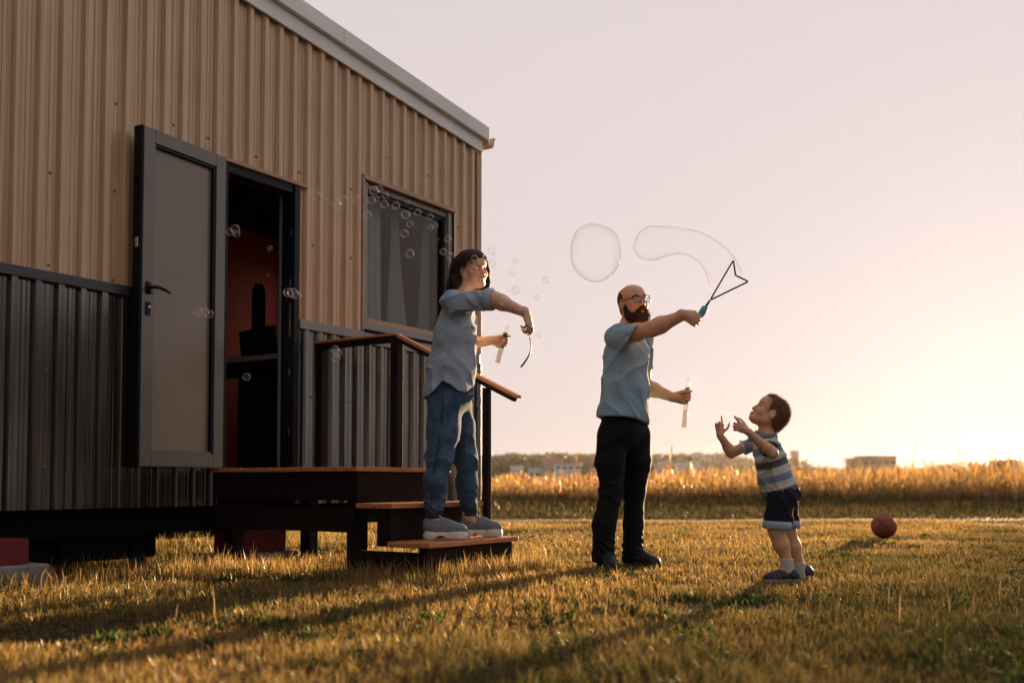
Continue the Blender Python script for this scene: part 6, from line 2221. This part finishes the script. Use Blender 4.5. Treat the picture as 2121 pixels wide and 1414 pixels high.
    for (c, r0) in ((PP(1609, 1090, 5.42), 0.0735), (PP(1630, 1092, 5.58), 0.0695)):
        m = MB()
        z = zc - c[2]
        m.lathe([(r0 - 0.006, z + 0.034), (r0 + 0.002, z + 0.034), (r0 + 0.004, z + 0.016), (r0 + 0.003, z - 0.006), (r0 - 0.004, z - 0.008), (r0 - 0.010, z + 0.01)], tuple(c), (0.06, 0, 1), 26)
        m.build('turned_up_cuff', cuffm, so, smooth=True, origin=base)
    m = MB()
    kx = P(1638, 1078, 5.40)
    m.tube([kx + Vector((0.0, 0, 0.03)), kx + Vector((0.012, 0, 0.012)), kx + Vector((0.006, 0, -0.012)), kx + Vector((-0.006, 0, -0.004))], 0.007, 8)
    m.build('tie', mat('dark_cord', (0.012, 0.012, 0.015), 0.8), so, smooth=True, origin=base)
    # socks and sandals
    sock = cloth('white_sock', (0.58, 0.58, 0.56), var=0.08, bump=0.5)
    for (a, yw, hx, hy) in ((la, 183, 1652, 5.43), (ra, 176, 1683, 5.60)):
        V = Vol(a - np.array((0.2, 0.06, 0.14)), a + np.array((0.07, 0.06, 0.06)), 0.0036)
        V.cap(a + np.array((-0.009, 0, 0.034)), a + np.array((0.004, 0, -0.045)), 0.0360, 0.0310, 0.01)
        V.cap(a + np.array((0.004, 0, -0.05)), a + np.array((-0.10, 0, -0.075)), 0.0240, 0.017, 0.02)
        V.every(lambda f, x, y, z: np.maximum(f, z - float(a[2]) - 0.030), 0.2)
        vol_obj('sock', V, sock, base, boy)
        shoe('sandal', (PP(hx, 1200, hy)[0] + 0.008, hy, 0.008), R(yw), 0.74, boy, base,
             (mat('navy_sandal_leather', (0.016, 0.019, 0.026), 0.5, var=0.3, vscale=30), mat('grey_sandal_sole', (0.20, 0.195, 0.18), 0.7), mat('grey_sandal_strap', (0.10, 0.105, 0.12), 0.5)))
make_boy()
# ================================================================== SMALL THINGS: ball, tubes, wands, bubbles
def make_ball():
    c = P(1831, 1094, 9.75)
    r = 0.118
    m = MB()
    bm = bmesh.new()
    bmesh.ops.create_icosphere(bm, subdivisions=4, radius=r)
    me = bpy.data.meshes.new('ball')
    bm.to_mesh(me)
    bm.free()
    me.shade_smooth()
    me.materials.append(mat('ball_rubber', (0.27, 0.060, 0.032), 0.6, var=0.15, vscale=14, bump=0.6, bscale=900))
    o = bpy.data.objects.new('ball', me)
    COL.objects.link(o)
    o.location = (c.x, c.y, float(ground_z(np.array([c.x]), np.array([c.y]))[0]) + r + 0.012)
    o.rotation_euler = (R(25), R(38), R(20))
    tag(o, 'brick red basketball lying on the lawn near the track', 'ball')
    seam = mat('black_seam', (0.03, 0.012, 0.010), 0.7)
    def ring(fn):
        s = MB()
        s.tube([Vector(fn(t)).normalized() * (r + 0.0005) for t in np.linspace(0, 2 * math.pi, 60, endpoint=False)], 0.0026, 6, closed=True)
        s.build('seam', seam, o, smooth=True)
    ring(lambda t: (math.cos(t), math.sin(t), 0))
    ring(lambda t: (math.cos(t), 0, math.sin(t)))
    ring(lambda t: (0.75 + 0.25 * math.cos(2 * t), math.cos(t) * 0.9, math.sin(t) * 0.9) if True else 0)
    ring(lambda t: (-0.75 - 0.25 * math.cos(2 * t), math.cos(t) * 0.9, math.sin(t) * 0.9))
make_ball()

CLEAR = glass_mat('clear_plastic', (0.97, 0.95, 0.92), refl=1.3)
def bubble_tube(bot, top, label):
    a, b = Vector(bot), Vector(top)
    d = b - a
    L = d.length
    e = empty('bubble_tube', a)
    tag(e, label, 'bubble tube', 'bubble solution tubes held in hands')
    o = Vector((0, 0, 0))
    m = MB()
    m.lathe([(0.0, 0.0), (0.0135, 0.001), (0.0150, 0.006), (0.0150, L * 0.70), (0.0135, L * 0.70), (0.0135, 0.006)], o, d, 20)
    m.build('clear_tube', CLEAR, e, smooth=True)
    m = MB()
    m.lathe([(0.0, 0.006), (0.0128, 0.007), (0.0128, L * 0.36), (0.0, L * 0.36)], o, d, 18)
    m.build('liquid', glass_mat('soapy_water', (0.88, 0.80, 0.72), refl=1.0), e, smooth=True)
    m = MB()
    m.lathe([(0.0, L * 0.69), (0.0165, L * 0.69), (0.0165, L * 0.80), (0.0120, L * 0.805), (0.0, L * 0.805)], o, d, 20)
    m.build('collar', mat('dark_olive_collar', (0.055, 0.045, 0.028), 0.5), e, smooth=True)
    m = MB()
    m.lathe([(0.0115, L * 0.80), (0.0125, L * 0.84), (0.0125, L * 0.96), (0.008, L * 1.0), (0.0, L * 1.0)], o, d, 20)
    m.build('clear_cap', CLEAR, e, smooth=True)
    return e
def along(g, ax_, lo, hi):
    return g - ax_ * lo, g + ax_ * hi
g, ax_ = man_h['tgrip'], man_h['tax']
bubble_tube(*along(g, ax_, 0.195, 0.130), label='clear bubble tube with dark collar in the man’s lower hand')
g, ax_ = wo_h['tgrip'], wo_h['tax']
bubble_tube(*along(g, ax_, 0.130, 0.110), label='clear bubble tube with dark collar in the woman’s lower hand')

# man's wand: handle, stem and a notched loop of rod
def make_wand():
    g, ax_ = man_h['grip'], man_h['axis']
    e = empty('bubble_wand', g)
    tag(e, 'blue bubble wand with a dark arrow shaped loop in the man’s raised hand', 'bubble wand')
    BL = mat('sky_blue_plastic', (0.09, 0.37, 0.54), 0.35, var=0.08)
    DB = mat('dark_blue_rod', (0.014, 0.035, 0.062), 0.7, var=0.1, spec=0.2)
    o = Vector((0, 0, 0))
    m = MB()
    m.lathe([(0.0, -0.034), (0.013, -0.032), (0.014, 0.03), (0.0165, 0.040), (0.0205, 0.045), (0.0215, 0.094), (0.018, 0.100), (0.0, 0.100)], o, ax_, 18)
    m.build('handle', BL, e, smooth=True)
    tip = Vector(ax_) * 0.150
    m = MB()
    m.lathe([(0.009, 0.098), (0.0085, 0.112), (0.0065, 0.150), (0.0, 0.152)], o, ax_, 12)
    m.build('stem', DB, e, smooth=True)
    Yb = float(g[1])
    org = Vector(g)
    pts = [tip, P(1519, 539, Yb - 0.02) - org, P(1523.5, 570, Yb - 0.04) - org, P(1550, 583, Yb - 0.06) - org]
    m = MB()
    loop = []
    for i in range(4):
        a, b = pts[i], pts[(i + 1) % 4]
        for t in (0.03, 0.25, 0.5, 0.75, 0.97):
            loop.append(a.lerp(b, t))
    m.tube(loop, 0.0052, 8, closed=True)
    m.build('loop', DB, e, smooth=True)
    return pts, org
wand_pts, wand_org = make_wand()

# woman's wand: a dark flexible rod hanging from finger and thumb
pn = Vector(wo_h['pinch'])
yy = pn.y
kx = yy / FPX
rod = [pn + Vector((x_ * kx, 0, -z_ * kx)) for x_, z_ in ((-1.5, -8), (0, 0), (1.2, 9), (1.0, 18), (-3, 31), (-11, 44), (-20, 55))]
m = MB()
m.tube(rod, [0.0026, 0.0028, 0.0030, 0.0034, 0.0046, 0.0056, 0.0050], 8)
o = m.build('bubble_wand', mat('dark_brown_rod', (0.028, 0.020, 0.018), 0.4), smooth=True, origin=tuple(pn))
tag(o, 'thin dark bent wand dangling from the woman’s raised hand', 'bubble wand')

# ---- bubbles
def film_mat(name, ring=1.0, haze=0.02):
    m = bpy.data.materials.new(name)
    m.use_nodes = True
    n, l = m.node_tree.nodes, m.node_tree.links
    n.clear()
    out = n.new('ShaderNodeOutputMaterial')
    lw = n.new('ShaderNodeLayerWeight')
    lw.inputs[0].default_value = 0.5
    # iridescence: film thickness wanders, colours change with the angle
    tc = n.new('ShaderNodeTexCoord')
    nz = n.new('ShaderNodeTexNoise')
    nz.inputs['Scale'].default_value = 9.0
    nz.inputs['Detail'].default_value = 2
    l.new(tc.outputs['Object'], nz.inputs['Vector'])
    ad = n.new('ShaderNodeMath')
    ad.operation = 'MULTIPLY_ADD'
    ad.inputs[1].default_value = 0.9
    l.new(nz.outputs[0], ad.inputs[0])
    l.new(lw.outputs['Facing'], ad.inputs[2])
    cr = n.new('ShaderNodeValToRGB')
    e = cr.color_ramp.elements
    e[0].position, e[0].color = 0.0, (1.0, 0.93, 0.85, 1)
    e[1].position, e[1].color = 1.0, (0.95, 1.0, 0.95, 1)
    e.new(0.35).color = (1.0, 0.66, 0.78, 1)
    e.new(0.55).color = (0.60, 1.0, 0.88, 1)
    e.new(0.75).color = (1.0, 0.80, 0.62, 1)
    fr_ = n.new('ShaderNodeMath')
    fr_.operation = 'FRACT'
    l.new(ad.outputs[0], fr_.inputs[0])
    l.new(fr_.outputs[0], cr.inputs[0])
    gl_ = n.new('ShaderNodeBsdfGlossy')
    gl_.inputs['Roughness'].default_value = 0.02
    l.new(cr.outputs[0], gl_.inputs[0])
    tr = n.new('ShaderNodeBsdfTransparent')
    tint = n.new('ShaderNodeMix')
    tint.data_type = 'RGBA'
    tint.inputs[6].default_value = (1, 1, 1, 1)
    pw2 = n.new('ShaderNodeMath')
    pw2.operation = 'POWER'
    pw2.inputs[1].default_value = 6.0
    l.new(lw.outputs['Facing'], pw2.inputs[0])
    mul2 = n.new('ShaderNodeMath')
    mul2.operation = 'MULTIPLY'
    mul2.inputs[1].default_value = 0.6 * ring
    l.new(pw2.outputs[0], mul2.inputs[0])
    l.new(mul2.outputs[0], tint.inputs[0])
    l.new(cr.outputs[0], tint.inputs[7])
    l.new(tint.outputs[2], tr.inputs[0])
    pw = n.new('ShaderNodeMath')
    pw.operation = 'POWER'
    pw.inputs[1].default_value = 3.0
    l.new(lw.outputs['Facing'], pw.inputs[0])
    mu = n.new('ShaderNodeMath')
    mu.operation = 'MULTIPLY_ADD'
    mu.use_clamp = True
    mu.inputs[1].default_value = 0.95 * ring
    mu.inputs[2].default_value = haze
    l.new(pw.outputs[0], mu.inputs[0])
    ms = n.new('ShaderNodeMixShader')
    l.new(mu.outputs[0], ms.inputs[0])
    l.new(tr.outputs[0], ms.inputs[1])
    l.new(gl_.outputs[0], ms.inputs[2])
    l.new(ms.outputs[0], out.inputs[0])
    return m
FILM = film_mat('soap_film', 1.0, 0.03)
BIGFILM = film_mat('big_soap_film', 0.6, 0.012)

bm = bmesh.new()
bmesh.ops.create_icosphere(bm, subdivisions=4, radius=1.0)
BUB = bpy.data.meshes.new('soap_bubble')
bm.to_mesh(BUB)
bm.free()
BUB.shade_smooth()
BUB.materials.append(FILM)
def bubble(px, py, dia, Y, label, group):
    o = bpy.data.objects.new('soap_bubble', BUB)
    COL.objects.link(o)
    o.location = P(px, py, Y)
    r = dia / 2 / FPX * Y
    o.scale = (r * random.uniform(0.97, 1.03), r, r * random.uniform(0.97, 1.03))
    o.rotation_euler = (random.uniform(0, 6), random.uniform(0, 6), random.uniform(0, 6))
    tag(o, label, 'soap bubble', group)
    return o
def cluster(parts, Y, label):
    """several bubbles stuck together are one thing"""
    e = empty('bubble_cluster', P(parts[0][0], parts[0][1], Y))
    tag(e, label, 'soap bubble', 'clusters of joined soap bubbles')
    for i, (px, py, dia) in enumerate(parts):
        o = bpy.data.objects.new('bubble', BUB)
        COL.objects.link(o)
        o.parent = e
        o.location = P(px, py, Y + 0.008 * i) - e.location
        r = dia / 2 / FPX * Y
        o.scale = (r, r, r)
        o.rotation_euler = (i, 2 * i, 3 * i)
cluster([(476, 480, 16), (487, 474, 20), (490, 484, 15)], 6.15, 'cluster of soap bubbles high in the doorway')
cluster([(597, 605, 20), (607, 607, 22), (615, 611, 18)], 6.45, 'cluster of soap bubbles before the right door jamb')
cluster([(409, 646, 21), (420, 647, 26), (433, 650, 19)], 5.75, 'cluster of soap bubbles before the open door leaf')
cluster([(694, 724, 18), (700, 732, 16), (696, 740, 19)], 6.2, 'cluster of soap bubbles above the porch rail')
bubble(656, 407, 22, 6.5, 'soap bubble between the door and the window, alone on the left', 'single soap bubbles by the wall')
bubble(696, 420, 20, 6.5, 'left one of the pair of faint soap bubbles left of the window', 'single soap bubbles by the wall')
bubble(712, 415, 19, 6.6, 'right one of the pair of faint soap bubbles left of the window', 'single soap bubbles by the wall')
bubble(737, 411, 15, 6.6, 'faint soap bubble close to the left window edge', 'single soap bubbles by the wall')
bubble(559, 514, 11, 6.3, 'small soap bubble in the upper doorway', 'soap bubbles in the doorway')
bubble(556, 568, 5, 6.3, 'tiniest soap bubble in the doorway', 'soap bubbles in the doorway')
bubble(511, 780, 17, 6.2, 'soap bubble low in the doorway below the counter', 'soap bubbles in the doorway')
WG = 'soap bubbles drifting before the window'
WL = 'small soap bubble among those drifting before the window'
for (px, py, d, lab) in (
        (748, 374, 14, 'soap bubble at the top left corner of the window frame'), (775, 395, 19, 'largest soap bubble of the topmost pair before the window'),
        (786, 391, 14, 'smaller soap bubble behind the largest of the topmost window pair'), (798, 406, 14, 'soap bubble just below and right of the topmost window pair'),
        (770, 415, 17, 'left one of the touching soap bubbles high on the left curtain'), (780, 413, 12, 'violet tinted soap bubble touching a paler one high on the left curtain'),
        (796, 423, 17, 'soap bubble at the inner edge of the left curtain'), (820, 426, 17, 'soap bubble right of the left curtain, before its dark gap'),
        (761, 445, 18, 'lone lowest soap bubble over the left curtain'), (845, 419, 8, 'small soap bubble high in the middle of the window'),
        (840, 445, 18, 'largest soap bubble in the middle of the window'), (865, 440, 15, 'soap bubble up and right of the largest middle one'),
        (891, 449, 13, 'upper soap bubble near the right window sash'), (849, 464, 14, 'soap bubble straight below the largest middle one'),
        (891, 471, 12, 'left one of the touching soap bubbles near the right sash'), (902, 468, 11, 'greenish soap bubble touching another near the right sash'),
        (838, 484, 17, 'soap bubble at the tip of the diagonal curtain'), (849, 525, 18, 'lowest large soap bubble before the diagonal curtain')):
    bubble(px, py, d, random.uniform(6.3, 6.95), lab, WG)
WL = 'tiny soap bubble speck before the window'
for (px, py, d) in ((850, 433, 4), (803, 446, 4), (861, 470, 4), (825, 482, 4), (876, 521, 4), (905, 453, 3), (884, 503, 3), (908, 495, 4), (813, 471, 3)):
    bubble(px, py, d, random.uniform(6.3, 6.95), WL, 'tiny soap bubble specks before the window')
bubble(928, 495, 15, 6.2, 'highest soap bubble at the right window jamb', WG)
bubble(918, 521, 14, 6.1, 'lower left soap bubble at the right window jamb', WG)
bubble(932, 530, 15, 6.0, 'soap bubble just left of the woman’s hair', WG)
bubble(950, 522, 12, 6.0, 'faint soap bubble at the back of the woman’s head', WG)
HG = 'soap bubbles round the woman'
bubble(983, 535, 14, 5.72, 'soap bubble before the woman’s forehead', HG)
bubble(980, 557, 15, 5.68, 'soap bubble before the woman’s cheek', HG)
bubble(1043, 623, 18, 5.60, 'soap bubble before the middle of the woman’s bare forearm', HG)
bubble(1072, 637, 14, 5.58, 'soap bubble before the woman’s wrist', HG)
bubble(1098, 677, 8, 5.58, 'tiny soap bubble before the woman’s raised hand', HG)
for (px, py, d, lab) in ((1018, 520, 16, 'faint soap bubble against the sky level with the woman’s hair'), (1019, 545, 15, 'faint soap bubble against the sky beside the woman’s nose'),
                         (1061, 566, 13, 'faint soap bubble against the sky above the middle of the woman’s forearm'), (1068, 601, 16, 'clearest sky bubble just above the woman’s forearm'),
                         (1117, 694, 12, 'faint soap bubble right of the dangling wand'), (1112, 617, 13, 'faint soap bubble above the woman’s raised hand'),
                         (1131, 580, 14, 'rightmost faint soap bubble above the woman’s hand'), (1067, 540, 12, 'highest faint soap bubble above the woman’s forearm')):
    bubble(px, py, d, random.uniform(5.7, 6.3), lab, 'soap bubbles against the sky')
# the big round bubble, slightly wobbling
Vb = P(1233, 524, 6.05)
bm = bmesh.new()
bmesh.ops.create_icosphere(bm, subdivisions=5, radius=1.0)
for v in bm.verts:
    x, y, z = v.co
    k = 1 + 0.025 * math.sin(2.1 * x + 3 * z + 0.6) + 0.018 * math.sin(5 * z - 3 * x + 1.0)
    v.co = Vector((x * 0.95 + 0.06 * z * x, y * 0.95, z * 1.08)) * k
me = bpy.data.meshes.new('large_soap_bubble')
bm.to_mesh(me)
bm.free()
me.shade_smooth()
me.materials.append(BIGFILM)
o = bpy.data.objects.new('large_soap_bubble', me)
COL.objects.link(o)
o.location = Vb
rb = 57 / FPX * 6.05
o.scale = (rb, rb, rb)
tag(o, 'largest round soap bubble floating above the man’s head', 'soap bubble')
# the long film still hanging from the wand loop
Yb = wand_org.y
cen = [(1313, 500, 6), (1322, 502, 25), (1345, 504, 36), (1375, 500, 32), (1405, 499, 28), (1435, 504, 27), (1465, 520, 29), (1487, 543, 33), (1499, 566, 35), (1503, 578, 36)]
m = MB()
ring_n = 40
dense = []
for i in range(len(cen) - 1):
    for t in np.linspace(0, 1, 6, endpoint=False):
        def cr_(k):
            p0, p1, p2, p3 = cen[max(i - 1, 0)][k], cen[i][k], cen[i + 1][k], cen[min(i + 2, len(cen) - 1)][k]
            return 0.5 * (2 * p1 + (p2 - p0) * t + (2 * p0 - 5 * p1 + 4 * p2 - p3) * t * t + (3 * p1 - p0 - 3 * p2 + p3) * t ** 3)
        dense.append((cr_(0), cr_(1), cr_(2)))
dense.append(cen[-1])
path = [P(a, b, Yb - 0.02) for a, b, _ in dense]
rads = [max(0.004, c / FPX * Yb) for _, _, c in dense]
path.insert(0, path[0] + (path[0] - path[1]) * 0.4)
rads.insert(0, 0.001)
m.tube(path, rads, ring_n, cap=False)
o = m.build('stretched_soap_film', BIGFILM, smooth=True, origin=tuple(P(1400, 520, Yb)))
tag(o, 'long curved soap film trailing from the bubble wand loop', 'soap bubble')

# ================================================================== THE AIR: low evening haze over the fields
def make_haze():
    m = bpy.data.materials.new('evening_haze')
    m.use_nodes = True
    n, l = m.node_tree.nodes, m.node_tree.links
    n.clear()
    out = n.new('ShaderNodeOutputMaterial')
    v = n.new('ShaderNodeVolumePrincipled')
    v.inputs['Color'].default_value = (0.96, 0.93, 0.90, 1)
    v.inputs['Density'].default_value = 0.00003
    v.inputs['Anisotropy'].default_value = 0.75
    l.new(v.outputs[0], out.inputs['Volume'])
    b = MB()
    b.box((-1600, -60, -8), (1600, 1700, 34))
    o = b.build('haze', m)
    tag(o, kind='stuff')
make_haze()
